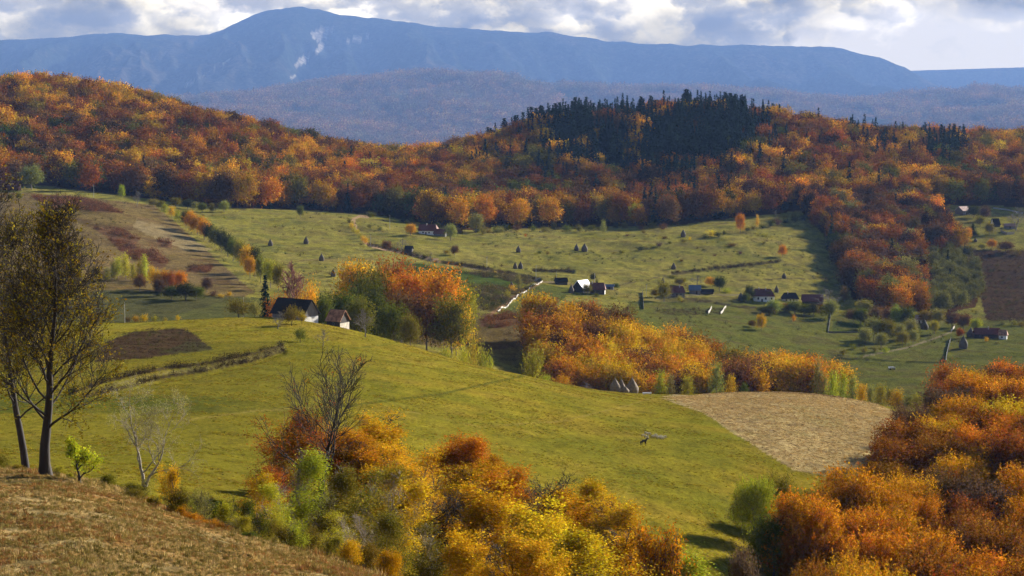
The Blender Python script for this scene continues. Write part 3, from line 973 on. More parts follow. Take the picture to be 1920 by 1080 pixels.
def simple_trunk(name, seed, H, r, mat, limbs=6, top=.8):
    rng = np.random.default_rng(seed)
    P = np.array([[0, 0, -.5]] + [[rng.normal() * .05 * H * .1 * k, rng.normal() * .05 * H * .1 * k, H * top * k / 6] for k in range(1, 7)])
    paths = [(P, np.linspace(r * 1.25, r * .18, 7), 7)]
    for i in range(limbs):
        t = .3 + .6 * i / limbs; p = P[0] * 0 + np.array([0, 0, H * top * t]); p = P[int(t * 6)] * (1 - (t * 6 % 1)) + P[min(6, int(t * 6) + 1)] * (t * 6 % 1)
        az = i * 2.4 + rng.uniform(-.4, .4); L = H * .30 * rng.uniform(.8, 1.2)
        d = np.array([math.cos(az) * .8, math.sin(az) * .8, .75])
        q = np.array([p + d * L * s + np.array([0, 0, .12 * L * s * s]) for s in (0, .35, .7, 1)])
        paths.append((q, np.linspace(r * .42, r * .08, 4), 5))
    return wood_mesh(name, paths, mat)


def conifer_mesh(name, seed, H, R, layers, per, mat, leaf, droop=.28, bare=.10):
    rng = np.random.default_rng(seed)
    Ps, Gs, Ns, lvs = [], [], [], []
    for i in range(layers):
        t = i / (layers - 1)
        z = H * (bare + (1 - bare) * t)
        rad = R * (1 - t) ** .85 * rng.uniform(.78, 1.12) + .12
        nb = max(4, int(per * (.35 + .65 * (1 - t))))
        for b in range(nb):
            a = rng.uniform(0, 2 * math.pi); rr = rad * rng.uniform(.75, 1.15)
            d = np.array([math.cos(a), math.sin(a), -droop])
            k = max(2, int(rr / (leaf * .55)))
            bv = rng.normal(.5, .15)
            for s in range(k):
                f = (s + .7) / k
                P = np.array([0, 0, z]) + d * rr * f + np.array([0, 0, .18 * rr * f * f]) + rng.normal(size=3) * leaf * .12
                Ps.append(P); Gs.append(d + rng.normal(size=3) * .35 + np.array([0, 0, -.15])); Ns.append(np.array([d[0] * .35, d[1] * .35, 1]) + rng.normal(size=3) * .35)
                lvs.append((np.clip(bv + rng.normal() * .15, 0, 1), rng.uniform(.3, .7)))
    for s in range(3):
        Ps.append(np.array([0, 0, H * (1 + .012 * s) - leaf * .4])); Gs.append(np.array([rng.normal() * .1, rng.normal() * .1, 1.])); Ns.append(rng.normal(size=3) * [1, 1, .1]); lvs.append((.5, .5))
    Ps = np.array(Ps)
    V = leaf_quads(rng, Ps, np.array(Gs), np.array(Ns), leaf * (.5 + .5 * np.clip(1 - Ps[:, 2] / H, 0, 1)), .7)
    return tree_mesh(name, V, np.array(lvs), mat)


# ------------------------------------------------------------------ colours of the foliage
TINT = {
    'orange': (.40, .178, .010), 'amber': (.43, .245, .010), 'gold': (.48, .33, .014), 'rust': (.225, .092, .012), 'crimson': (.15, .056, .018),
    'brown': (.125, .070, .024), 'purple-brown': (.095, .056, .036), 'olive': (.140, .122, .016), 'green': (.082, .098, .013),
    'yellow-green': (.27, .27, .022), 'lime': (.34, .38, .03), 'sage': (.19, .19, .05), 'dark green': (.036, .046, .011), 'fir': (.016, .030, .020), 'scarlet': (.34, .112, .014),
}


def vary_tint(c, rng, a=.14):
    c = TINT[c] if isinstance(c, str) else c
    k = 1 + rng.normal() * a
    return (max(.004, c[0] * k * (1 + rng.normal() * .06)), max(.004, c[1] * k * (1 + rng.normal() * .08)), max(.003, c[2] * k), 1.0)


class Proto:
    """meshes of one kind of plant; copies share them"""
    def __init__(self, name, H, Wd, crowns, trunks, stuff=None):
        self.name, self.crowns, self.trunks = name, crowns, trunks
        self.H, self.W = 0.0, 0.0
        for me in (crowns or trunks):
            a = np.empty(len(me.vertices) * 3, np.float32); me.vertices.foreach_get('co', a); a = a.reshape(-1, 3)
            self.H += float(np.percentile(a[:, 2], 99.7)) / len(crowns or trunks)
            self.W += 2 * float(np.percentile(np.hypot(a[:, 0], a[:, 1]), 95)) / len(crowns or trunks)


PR = {}


def build_protos():
    for i in range(4):   # detailed for 230-620 m
        pass
    PR['beech_near'] = Proto('beech_tree', 16, 11.5, [spray_crown("beech_crown_near", 10 + i, 'beech', 16, 11.5, 1700, 13, .36, LEAF) for i in range(5)],
                             [simple_trunk("beech_trunk", 20 + i, 16, .28, BARK_GREY) for i in range(2)])
    PR['beech_mid'] = Proto('beech_tree', 16, 11, [spray_crown("beech_crown_mid", 30 + i, 'beech', 16, 11, 850, 8, .60, LEAF) for i in range(5)],
                            [simple_trunk("beech_trunk", 40, 16, .3, BARK_GREY)])
    PR['round_mid'] = Proto('field_tree', 9, 8, [spray_crown("round_crown", 50 + i, 'round', 9, 8, 420, 6, .55, LEAF, .35, .15) for i in range(4)],
                            [simple_trunk("round_trunk", 55 + i, 9, .20, BARK, 7) for i in range(2)])
    PR['birch_mid'] = Proto('birch_tree', 12, 5.5, [spray_crown("birch_crown", 60 + i, 'birch', 12, 5.5, 420, 6, .50, LEAF, .4, .25) for i in range(4)],
                            [simple_trunk("birch_trunk", 65, 12, .13, BARK_PALE, 5)])
    PR['bush'] = Proto('shrub', 3, 4, [spray_crown("bush_crown", 70 + i, 'bush', 3, 4, 190, 6, .36, LEAF, .5, .2) for i in range(5)], [])
    PR['spruce'] = Proto('spruce_tree', 24, 7, [conifer_mesh("spruce_crown", 80 + i, 24, 3.6, 40, 20, NEEDLE, 1.7, bare=.04) for i in range(4)],
                         [simple_trunk("spruce_trunk", 85, 24, .28, BARK, 0, .96)])
    # bare winter crowns for the middle distance
    bt = []
    for i in range(2):
        p, t, d, l = branch_tree(90 + i, 10, .20, spread=1.0, first=.22, n1=11, n2=7, n3=5, n4=1, tipr=.035, len1=.5)
        bt.append(wood_mesh("bare_tree_wood", p, BARK_GREY))
    PR['bare'] = Proto('bare_tree', 10, 9, [], bt)


build_protos()

# ------------------------------------------------------------------ the far woods: more trees than one could count, one mass
STUFF_COL = bpy.data.collections.new("far_wood_kinds")      # source meshes, not linked into the scene


def stuff_source():
    obs = []
    for i in range(5):
        me = spray_crown("far_beech", 200 + i, 'beech', 22, 15, 500, 8, 1.0, LEAF_STUFF)
        obs.append(bpy.data.objects.new("far_a%02d" % i, me))
    for i in range(3):
        me = conifer_mesh("far_fir", 220 + i, 30, 5.8, 26, 16, NEEDLE_STUFF, 2.7, bare=.04)
        obs.append(bpy.data.objects.new("far_b%02d" % i, me))
    for i in range(2):
        me = spray_crown("far_small", 230 + i, 'beech', 14, 10, 60, 4, 2.4, LEAF_STUFF)
        obs.append(bpy.data.objects.new("far_c%02d" % i, me))
    for o in obs:
        STUFF_COL.objects.link(o)
    return obs


def instance_mass(name, label, P, idx, rot, scl, tint):
    me = bpy.data.meshes.new(name)
    me.vertices.add(len(P)); me.vertices.foreach_set('co', np.ascontiguousarray(P, np.float32).ravel())
    for an, typ, val in (('kindex', 'INT', idx), ('turn', 'FLOAT', rot), ('size', 'FLOAT_VECTOR', scl), ('tint', 'FLOAT_COLOR', tint)):
        a = me.attributes.new(an, typ, 'POINT')
        a.data.foreach_set({'INT': 'value', 'FLOAT': 'value', 'FLOAT_VECTOR': 'vector', 'FLOAT_COLOR': 'color'}[typ], np.ascontiguousarray(val).ravel())
    o = link(name, me, kind='stuff')
    o['label'] = label
    ng = bpy.data.node_groups.new(name, 'GeometryNodeTree')
    ng.interface.new_socket('Geometry', in_out='INPUT', socket_type='NodeSocketGeometry')
    ng.interface.new_socket('Geometry', in_out='OUTPUT', socket_type='NodeSocketGeometry')
    N = ng.nodes; Lk = ng.links
    gi = N.new('NodeGroupInput'); go = N.new('NodeGroupOutput')
    ci = N.new('GeometryNodeCollectionInfo'); ci.inputs['Collection'].default_value = STUFF_COL
    ci.inputs['Separate Children'].default_value = True; ci.inputs['Reset Children'].default_value = True
    ip = N.new('GeometryNodeInstanceOnPoints'); ip.inputs['Pick Instance'].default_value = True
    def named(nm, dt):
        a = N.new('GeometryNodeInputNamedAttribute'); a.data_type = dt; a.inputs['Name'].default_value = nm
        return a.outputs['Attribute']
    cx = N.new('ShaderNodeCombineXYZ')
    Lk.new(named('turn', 'FLOAT'), cx.inputs[2])
    m2p = N.new('GeometryNodeMeshToPoints')
    Lk.new(gi.outputs[0], m2p.inputs['Mesh']); Lk.new(m2p.outputs[0], ip.inputs['Points'])
    Lk.new(ci.outputs[0], ip.inputs['Instance']); Lk.new(named('kindex', 'INT'), ip.inputs['Instance Index'])
    Lk.new(cx.outputs[0], ip.inputs['Rotation']); Lk.new(named('size', 'FLOAT_VECTOR'), ip.inputs['Scale'])
    Lk.new(ip.outputs[0], go.inputs[0])
    md = o.modifiers.new('trees', 'NODES'); md.node_group = ng
    return o


def scatter(poly, dmin, dmax, spacing, rng, jit=.42, azr=(-.33, .39), warp=0.0):
    d = dmin; out = []
    while d < dmax:
        n = int((azr[1] - azr[0]) * d / spacing)
        x = (azr[0] * d + (np.arange(n) + .5 + (0.5 if len(out) % 2 else 0)) * spacing) + rng.normal(size=n) * spacing * jit * .6
        y = d + rng.normal(size=n) * spacing * jit * .6
        out.append(np.stack([x, y], 1)); d += spacing * .9
    P = np.concatenate(out)
    z = hgt(P[:, 0], P[:, 1])
    px, py = proj(P[:, 0], P[:, 1], z)
    w = warp
    ok = (P[:, 1] > dmin) & (P[:, 1] < dmax)
    if poly is not None:
        ok &= inpoly(px + (rng.normal(size=len(P)) * w if w else 0), py + (rng.normal(size=len(P)) * w * .5 if w else 0), poly)
    return P[ok, 0], P[ok, 1], z[ok], px[ok], py[ok]


def far_tints(rng, x, y, px, py, keys, field):
    """species patches: neighbours tend to share a colour"""
    n = len(x)
    v = field + rng.normal(size=n) * .30
    ks = np.array([TINT[k] for k in keys])
    q = np.clip(((v + 1) / 2) * len(keys), 0, len(keys) - 1).astype(int)
    c = ks[q] * (1 + rng.normal(size=(n, 1)) * .30) * (1 + rng.normal(size=(n, 3)) * .06)
    return np.clip(c, .003, .9)


def build_far_woods():
    stuff_source()
    rng = np.random.default_rng(5)
    x, y, z, px, py = scatter(WOOD_MAIN, 1440, 2700, 12.2, rng, warp=3)
    crest = (y > 2120) & (px < 1700)
    keep = ~(crest & (rng.random(len(x)) < .45))
    x, y, z, px, py = x[keep], y[keep], z[keep], px[keep], py[keep]
    a = scatter(WOOD_RIGHT, 1020, 1790, 9.6, rng, warp=4)
    nr = len(a[0])
    x, y, z, px, py = [np.concatenate([u, v]) for u, v in zip((x, y, z, px, py), a)]
    n = len(x)
    right = np.arange(n) >= n - nr
    f = fbm(x / 110, y / 170, 3, 301) * 1.3 - .05
    tint = far_tints(rng, x, y, px, py, ['green', 'olive', 'brown', 'rust', 'rust', 'brown', 'amber', 'rust', 'amber', 'amber', 'olive', 'orange', 'gold', 'olive'], f)
    # conifer probability over the right-hand hill
    hill = np.exp(-(np.abs(px - 1225) / 220) ** 3.0) * (1 - sstep(270, 420, py))
    spots = sstep(.12, .35, fbm(x / 55, y / 80, 3, 311))
    pc = np.clip(hill * (1.02 + .9 * fbm(x / 60, y / 90, 2, 321)), 0, .97)
    pc = np.maximum(pc, spots * .35 * ((px > 880) & (px < 1720)))
    pc = np.maximum(pc, .9 * inpoly(px, py, [(1722, 250), (1800, 250), (1815, 320), (1770, 350), (1730, 320)]) * (rng.random(n) < .9))
    pc = np.where((px < 850) & (py > 300), .03, pc)
    pc = np.where(right, .03, pc)
    tint = np.where(right[:, None], far_tints(rng, x, y, px, py, ['green', 'olive', 'brown', 'purple-brown', 'rust', 'brown', 'rust', 'purple-brown', 'orange', 'rust', 'amber', 'sage'], fbm(x / 55, y / 60, 3, 303) * 1.2), tint)
    gr = right & (px > 1725) & (py > 480)
    tint = np.where(gr[:, None], np.array(TINT['sage'])[None] * rng.uniform(.5, 1.2, (n, 1)), tint)
    con = rng.random(n) < pc
    ex = scatter([(905, 300), (950, 250), (1010, 232), (1080, 218), (1200, 212), (1330, 220), (1420, 246), (1410, 300), (1350, 360), (1250, 385), (1180, 330), (1060, 335), (960, 335)], 1600, 2140, 7.4, rng, warp=5)
    ke = (fbm(ex[0] / 50, ex[1] / 75, 3, 323) + .35 * sstep(330, 230, ex[4]) * 0 + (ex[4] < 270) * .25) > .16
    ex = [e[ke] for e in ex]; ne = len(ex[0])
    x, y, z, px, py = [np.concatenate([u, v]) for u, v in zip((x, y, z, px, py), ex)]
    tint = np.concatenate([tint, np.zeros((ne, 3))]); right = np.concatenate([right, np.zeros(ne, bool)]); gr = np.concatenate([gr, np.zeros(ne, bool)])
    con = np.concatenate([con, np.ones(ne, bool)]); n = len(x)
    idx = np.where(con, rng.integers(5, 8, n), rng.integers(0, 5, n)).astype(np.int32)
    tint = np.where(con[:, None], np.array(TINT['fir'])[None] * rng.uniform(.7, 1.3, (n, 1)), tint)
    s = rng.uniform(.72, 1.18, n) * np.where(right, np.where(gr, .5, .78), 1)
    scl = np.stack([s * rng.uniform(.85, 1.15, n), s * rng.uniform(.85, 1.15, n), s * rng.uniform(.9, 1.12, n)], 1)
    hero = con & ~right & (((y > 1900) & (y < 2150) & (px > 880) & (px < 1540)) | ((px > 1700) & (y > 2200) & (y < 2420)) | ((px < 300) & (y > 1950) & (y < 2120)))
    hi = np.where(hero)[0]
    hi = hi[np.argsort(-y[hi] + rng.uniform(0, 120, len(hi)))][:240]
    HERO_SPRUCES.extend([(x[i], y[i], z[i] - .3, px[i], 25 * scl[i, 2] * rng.uniform(.95, 1.45) * (.75 if px[i] > 1600 else 1)) for i in hi])
    keep = np.ones(n, bool); keep[hi] = False
    x, y, z, idx, scl, tint = x[keep], y[keep], z[keep], idx[keep], scl[keep], tint[keep]; n = len(x)
    instance_mass("hillside_forest", "mixed autumn forest covering the ridge behind the meadows", np.stack([x, y, z - .3], 1), idx,
                  rng.uniform(0, 6.28, n).astype(np.float32), scl.astype(np.float32),
                  np.concatenate([tint, np.ones((n, 1))], 1).astype(np.float32))
    # woods on the far blue hills
    xs, ys, zs, pxs, pys = scatter(None, 13300, 19400, 62, rng, azr=(-.28, .28))
    f = fbm(xs / 1000, ys / 1300, 4, 331) + .5 * fbm(xs / 250, ys / 320, 3, 341)
    k = f > -.28
    xs, ys, zs = xs[k], ys[k], zs[k]; n = len(xs)
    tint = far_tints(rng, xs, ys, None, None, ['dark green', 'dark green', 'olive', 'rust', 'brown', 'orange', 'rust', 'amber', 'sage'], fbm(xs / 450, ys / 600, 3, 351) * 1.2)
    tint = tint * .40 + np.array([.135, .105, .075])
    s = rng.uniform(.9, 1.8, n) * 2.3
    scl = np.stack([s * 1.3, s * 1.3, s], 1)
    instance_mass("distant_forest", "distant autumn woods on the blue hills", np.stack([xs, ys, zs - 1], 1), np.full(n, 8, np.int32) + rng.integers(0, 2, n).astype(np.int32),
                  rng.uniform(0, 6.28, n).astype(np.float32), scl.astype(np.float32), np.concatenate([tint, np.ones((n, 1))], 1).astype(np.float32))


HERO_SPRUCES = []
build_far_woods()

# ------------------------------------------------------------------ placing single trees and shrubs
TREES = []
RNG = random.Random(11)
NPR = np.random.default_rng(77)
PLANT_CAT = {'beech_tree': 'tree', 'field_tree': 'tree', 'birch_tree': 'tree', 'spruce_tree': 'spruce', 'bare_tree': 'tree', 'shrub': 'shrub', 'fruit_tree': 'tree'}


def plant_at(kind, loc, H, Wd, tint, label=None, group=None, name=None, trunk=True, ci=None):
    p = PR[kind]
    nm = name or p.name
    rz = RNG.uniform(0, 6.28)
    if p.crowns and not (p.trunks and trunk):
        o = link(nm, p.crowns[ci if ci is not None else RNG.randrange(len(p.crowns))])
        o.rotation_euler = (0, 0, rz); top = o; cr = o
    else:
        top = empty(nm, loc, rz); cr = None
        if p.trunks:
            link('trunk', p.trunks[RNG.randrange(len(p.trunks))], top)
        if p.crowns:
            cr = link('crown', p.crowns[ci if ci is not None else RNG.randrange(len(p.crowns))], top)
    top.location = loc
    s = Wd / p.W; h = H / p.H
    top.scale = (s * RNG.uniform(.95, 1.05), s * RNG.uniform(.95, 1.05), h)
    if cr is not None:
        cr.color = vary_tint(tint, NPR, .10)
    tag(top, label, PLANT_CAT.get(p.name, 'tree'), group)
    return top


def spot(X, top, b=None, D=None, dmin=600, dmax=2400):
    """foot of a plant and its height, from where its top (and, if it shows, its foot) stands on the land"""
    if D is None:
        g = ground(X, b, dmin, dmax)
    else:
        y0 = top + 30
        a, _ = pix_to(X, y0, D)
        g = Vector((float(a) * D, D, float(hgt(float(a) * D, D))))
    _, zt = pix_to(X, top, g.y)
    return g, float(zt) - g.z


def tree(kind, X, top, w, tint='olive', label=None, b=None, D=None, dmin=600, dmax=2400, group=None, name=None, trunk=True, ci=None):
    g, H = spot(X, top, b, D, dmin, dmax)
    H = max(H, .6)
    Wd = w * g.y / F
    if kind == 'beech_mid' and 600 < g.y < 840:
        Wd = max(Wd, H * .62)
    if kind in ('beech_fg', 'birch_fg'):
        Wd = max(Wd, H * (.98 if kind == 'beech_fg' else .60))
    g.z -= .05
    return plant_at(kind, g, H, Wd, tint, label, group, name, trunk, ci)


ORD = ['first', 'second', 'third', 'fourth', 'fifth', 'sixth', 'seventh', 'eighth', 'ninth', 'tenth', 'eleventh', 'twelfth', 'thirteenth', 'fourteenth',
       'fifteenth', 'sixteenth', 'seventeenth', 'eighteenth', 'nineteenth', 'twentieth']


def name_by_order(items, where, what='beech', bands=('far', 'middle', 'near')):
    """items: (object, colour word, X, D). Tells every tree of a wood by its colour, its depth in the wood and its order"""
    ds = sorted(i[3] for i in items)
    if not ds:
        return
    cuts = [ds[int(len(ds) * (k + 1) / len(bands)) - 1] for k in range(len(bands) - 1)]
    cl = {}
    for o, c, X, D in items:
        b = sum(D > q for q in cuts)
        cl.setdefault((c, len(bands) - 1 - b), []).append((X, o))
    for (c, b), l in cl.items():
        l.sort(key=lambda t: t[0])
        for i, (X, o) in enumerate(l):
            n = ORD[i] if i < len(ORD) else 'another'
            if len(l) == 1:
                o['label'] = "the only %s %s in the %s band of %s" % (c, what, bands[b], where)
            elif i == len(l) - 1:
                o['label'] = "rightmost %s %s in the %s band of %s" % (c, what, bands[b], where)
            else:
                o['label'] = "%s %s %s from the left, %s band of %s" % (n, c, what, bands[b], where)


def wood(poly, dmin, dmax, spacing, seed, where, group, keys, fieldseed, kind, Hr, xr=(-60, 1990), limit=None, top_y=None, Wr=(.9, 1.15), off=0.0, vis=None):
    rng = np.random.default_rng(seed)
    x, y, z, px, py = scatter(poly, dmin, dmax, spacing, rng)
    items = []
    f = fbm(x / 40, y / 40, 3, fieldseed) * 1.1 + rng.normal(size=len(x)) * .42 + off
    order = np.argsort(y)
    for i in order:
        if px[i] < xr[0] or px[i] > xr[1]:
            continue
        H = rng.uniform(*Hr)
        tx, ty = proj(x[i], y[i], z[i] + H)
        if ty > 1085 or (vis and not vis(px[i], py[i], y[i])):
            continue
        if limit and len(items) >= limit:
            break
        k = keys[int(np.clip((f[i] + 1) / 2 * len(keys), 0, len(keys) - 1))]
        Wd = H / PR[kind].H * PR[kind].W * rng.uniform(*Wr)
        o = plant_at(kind, (x[i], y[i], z[i] - .1), H, Wd, k, group=group)
        items.append((o, k, float(tx), float(y[i])))
    name_by_order(items, where)
    return items


N_NEAR = wood(WOOD_NEAR, 205, 690, 9.0, 3, "the wood at lower right", "trees of the lower right wood",
              ['crimson', 'rust', 'brown', 'orange', 'amber', 'orange', 'rust', 'amber', 'rust', 'gold', 'purple-brown'], 401, 'beech_near', (11, 18.5), xr=(-60, 2110), limit=190, Wr=(.88, 1.12))

N_MID = wood(WOOD_MID, 700, 960, 11.0, 4, "the grove behind the haystacks", "trees of the middle grove",
             ['brown', 'rust', 'brown', 'amber', 'amber', 'orange', 'gold', 'rust', 'amber', 'olive'], 411, 'beech_mid', (16, 21), limit=130, xr=(985, 1600), off=.12)



def build_spruces():
    it = []
    for x, y, z, px, H in HERO_SPRUCES:
        o = plant_at('spruce', (x, y, z), H, H * NPR.uniform(.50, .66), 'fir', group="tall dark spruces on the forest skyline", trunk=True)
        it.append((o, 'dark', px, y))
    name_by_order(it, "the forest skyline", 'spruce', ('rear', 'second', 'third', 'fourth', 'fifth', 'sixth', 'seventh', 'eighth', 'ninth', 'tenth', 'front'))


build_spruces()
# (kind, X, top, width, colour, label, foot or None, distance or None)
def build_named_trees():
    def T(kind, *a, **k):
        if kind == 'beech_mid' and 'name' not in k: k['name'] = 'field_tree'
        return tree(kind, *a, **k)
    G = "fruit trees on the meadow by the barn"
    kw = dict(dmin=420, dmax=600, group=G, name='fruit_tree')
    T('bare', 521, 583, 32, label="thin grey leafless fruit tree left of the barn's orchard", b=617, **kw)
    T('round_mid', 547, 571, 34, 'olive', "olive fruit tree in front of the barn roof", b=611, **kw)
    T('round_mid', 566, 580, 20, 'yellow-green', "small yellow-green fruit tree touching the barn's white gable", b=608, **kw)
    T('round_mid', 563, 612, 27, 'green', "small round dark green fruit tree on open grass below the barn", b=642, **kw)
    T('bare', 606, 616, 28, label="small crooked half-bare fruit tree on the grass below the sheds", b=649, **kw)
    T('bare', 685, 579, 46, label="grey leafless tree right of the tiled shed at the meadow edge", b=632, **kw)
    G = "trees around the barn and its copse"
    T('spruce', 497, 516, 36, 'fir', "dark blue-green spruce behind the long barn", D=690)
    T('bare_red', 554, 488, 62, label="wide russet leafless tree behind the barn roof", D=740)
    T('round_mid', 583, 522, 36, 'gold', "bright golden tree right above the barn gable", D=700, group=G)
    T('round_mid', 566, 538, 26, 'orange', "orange tree just behind the barn ridge", D=680, group=G)
    T('round_mid', 447, 556, 52, 'olive', "round olive tree left of the long barn", D=622, group=G)
    T('round_mid', 478, 560, 30, 'sage', "pale sage tree at the barn's left end", D=625, group=G)
    T('round_mid', 520, 546, 50, 'scarlet', "rust-red tree behind the left end of the barn", D=650)
    for X, t, w, D, c, l in [(606, 552, 40, 640, 'green', "dark green tree between the barn gable and the tiled shed"),
                             (622, 545, 46, 660, 'dark green', "very dark tree right behind the tiled shed"),
                             (650, 543, 60, 655, 'green', "broad green tree above the tiled shed"),
                             (676, 552, 46, 640, 'olive', "olive tree right of the tiled shed"),
                             (700, 548, 44, 660, 'dark green', "dark tree between the tiled shed and the copse"),
                             (738, 562, 64, 628, 'green', "big dark green tree at the copse's lower edge, trunks showing"),
                             (769, 588, 40, 618, 'olive', "small olive tree right of the big dark green one"),
                             (664, 487, 62, 775, 'amber', "amber tree at the left end of the copse"),
                             (694, 492, 62, 760, 'olive', "dark olive and gold tree, second in the copse"),
                             (690, 515, 70, 735, 'green', "dark green tree inside the copse, left part"),
                             (735, 482, 42, 815, 'rust', "thin rust tree standing highest in the copse"),
                             (729, 508, 56, 765, 'orange', "orange tree in the middle of the copse"),
                             (771, 502, 50, 775, 'orange', "slim orange tree right of the copse's middle"),
                             (800, 507, 44, 790, 'amber', "slim amber tree beside the copse's largest golden tree"),
                             (829, 500, 76, 765, 'amber', "largest golden tree at the copse's right end"),
                             (752, 540, 60, 730, 'brown', "brown shaded tree low in the copse"),
                             (800, 545, 60, 725, 'brown', "brown tree low at the copse's right"),
                             (846, 545, 40, 720, 'olive', "olive tree under the largest golden tree"),
                             (868, 530, 30, 800, 'yellow-green', "thin yellow-green tree right of the copse"),
                             (855, 562, 34, 730, 'gold', "small golden tree at the copse's lower right corner")]:
        T('beech_mid', X, t, w, c, l, D=D, group=G)
    G = ''
    # the belt of trees down the side of the left hill
    G = "trees of the belt running down beside the left hill"
    belt = [(288, 372, 24, 'sage', 388), (302, 376, 22, 'olive', 394), (309, 382, 20, 'yellow-green', 400), (322, 384, 20, 'gold', 408), (333, 392, 18, 'yellow-green', 414),
            (347, 392, 22, 'green', 424), (357, 395, 28, 'orange', 432), (370, 401, 30, 'orange', 440), (383, 409, 28, 'amber', 450), (392, 418, 24, 'dark green', 455),
            (403, 424, 26, 'green', 464), (415, 428, 24, 'dark green', 473), (427, 436, 24, 'dark green', 482), (437, 445, 24, 'green', 490), (449, 449, 24, 'olive', 498),
            (463, 457, 30, 'gold', 510), (469, 478, 24, 'amber', 522), (478, 461, 24, 'dark green', 520), (489, 478, 26, 'olive', 530), (507, 484, 30, 'yellow-green', 540), (522, 492, 26, 'olive', 545),
            (352, 372, 22, 'dark green', 392), (366, 376, 20, 'sage', 394), (379, 379, 22, 'green', 398), (398, 380, 18, 'olive', 398), (420, 376, 22, 'sage', 398), (330, 370, 24, 'olive', 388)]
    it = []
    for X, t, w, c, b in belt:
        o = T('beech_mid' if w > 21 else 'birch_mid', X, t, w, c, b=b, dmin=820, dmax=1500, group=G)
        it.append((o, c, X, o.location.y))
    name_by_order(it, "the belt beside the left hill", 'tree', ('upper', 'lower'))
    # yellow birches and thicket below the left hill
    G = "young trees below the left hill"
    it = []
    for X, t, w, c, b, k in [(222, 476, 22, 'lime', 522, 'birch_mid'), (236, 474, 24, 'lime', 524, 'birch_mid'), (212, 490, 20, 'yellow-green', 524, 'birch_mid'), (250, 492, 18, 'yellow-green', 526, 'birch_mid'),
                             (262, 484, 22, 'yellow-green', 530, 'birch_mid'), (272, 476, 20, 'lime', 530, 'birch_mid'), (284, 494, 20, 'gold', 534, 'birch_mid'), (300, 504, 36, 'amber', 544, 'beech_mid'),
                             (200, 500, 24, 'sage', 528, 'birch_mid'), (262, 512, 26, 'brown', 546, 'beech_mid'), (316, 508, 30, 'rust', 548, 'beech_mid'), (338, 506, 30, 'orange', 545, 'beech_mid'),
                             (142, 484, 22, 'gold', 520, 'birch_mid'), (178, 500, 24, 'olive', 526, 'beech_mid'), (300, 520, 32, 'purple-brown', 556, 'beech_mid')]:
        o = T(k, X, t, w, c, b=b, dmin=820, dmax=1300, group=G)
        it.append((o, c, X, o.location.y))
    name_by_order(it, "the thicket below the hill", 'tree', ('upper', 'lower'))
    G = "dark trees in the damp pasture"  # the pasture's dark tone is painted shadow
    for X, t, w, c, b, l in [(322, 535, 40, 'dark green', 562, "leftmost dark tree on the shaded pasture"), (348, 528, 46, 'dark green', 564, "largest dark round tree on the shaded pasture"),
                             (368, 536, 36, 'green', 562, "dark tree right of the largest on the shaded pasture"), (388, 518, 24, 'purple-brown', 548, "purple twiggy tree above the shaded pasture")]:
        T('beech_mid', X, t, w, c, l, b=b, dmin=760, dmax=1200, group=G)
    # trees alone on the far meadows
    G = "single trees on the far meadows"
    for k, X, t, w, c, b, l in [
            ('beech_mid', 563, 385, 15, 'green', 408, "small round green tree alone high on the meadow with haystacks"),
            ('beech_mid', 770, 419, 21, 'amber', 441, "golden-topped tree left of the red-roofed farmhouse"),
            ('beech_mid', 845, 419, 25, 'sage', 451, "pale sage tree right of the red-roofed farmhouse"),
            ('beech_mid', 725, 450, 21, 'brown', 470, "brown tree left of the purple bare tree by the lane"),
            ('bare', 752, 447, 30, 'brown', 471, "purplish bare tree beside the small hut"),
            ('beech_mid', 852, 459, 17, 'brown', 479, "small brown umbrella-shaped tree above the lane bank"),
            ('bare', 806, 474, 16, 'sage', 505, "pale leaning bare tree on the lane bank"),
            ('beech_mid', 893, 399, 30, 'sage', 436, "big pale green tree at the forest foot"),
            ('birch_mid', 1131, 411, 13, 'sage', 437, "pale slim tree in front of the dark forest foot"),
            ('beech_mid', 1192, 381, 30, 'yellow-green', 424, "bright pale green tree in the shaded forest foot"),
            ('beech_mid', 1388, 399, 18, 'orange', 437, "orange tree with clear trunk on the shaded meadow edge"),
            ('birch_mid', 1420, 401, 9, 'gold', 426, "thin yellow tree right of the orange one"),
            ('bare', 1455, 394, 15, 'brown', 416, "small bare tree at the upper end of the hedge"),
            ('beech_mid', 1467, 457, 16, 'orange', 482, "small orange tree in the shadow of the right wood"),
            ('beech_mid', 229, 345, 12, 'yellow-green', 372, "yellow-green tree at the forest edge above the left hill"),
            ('bare', 257, 358, 18, 'brown', 388, "grey bare tree at the top of the left hill"),
            ('beech_mid', 59, 310, 44, 'sage', 356, "large pale green tree beside the red barn"),
            ('beech_mid', 20, 362, 12, 'olive', 378, "small olive tree below the red barn, left one"),
            ('beech_mid', 36, 360, 14, 'olive', 376, "small olive tree below the red barn, right one"),
            ('birch_mid', 973, 515, 15, 'sage', 541, "cone-shaped tree left of the white fence's top end"),
            ('beech_mid', 980, 576, 16, 'olive', 592, "small round tree in the paddock right of the white fence"),
            ('beech_mid', 1673, 240, 22, 'dark green', 262, "lone dark round tree on the right skyline")]:
        T(k, X, t, w, c, l, b=b, dmin=830, dmax=2300, group=G)
    G = "trees of the valley village"
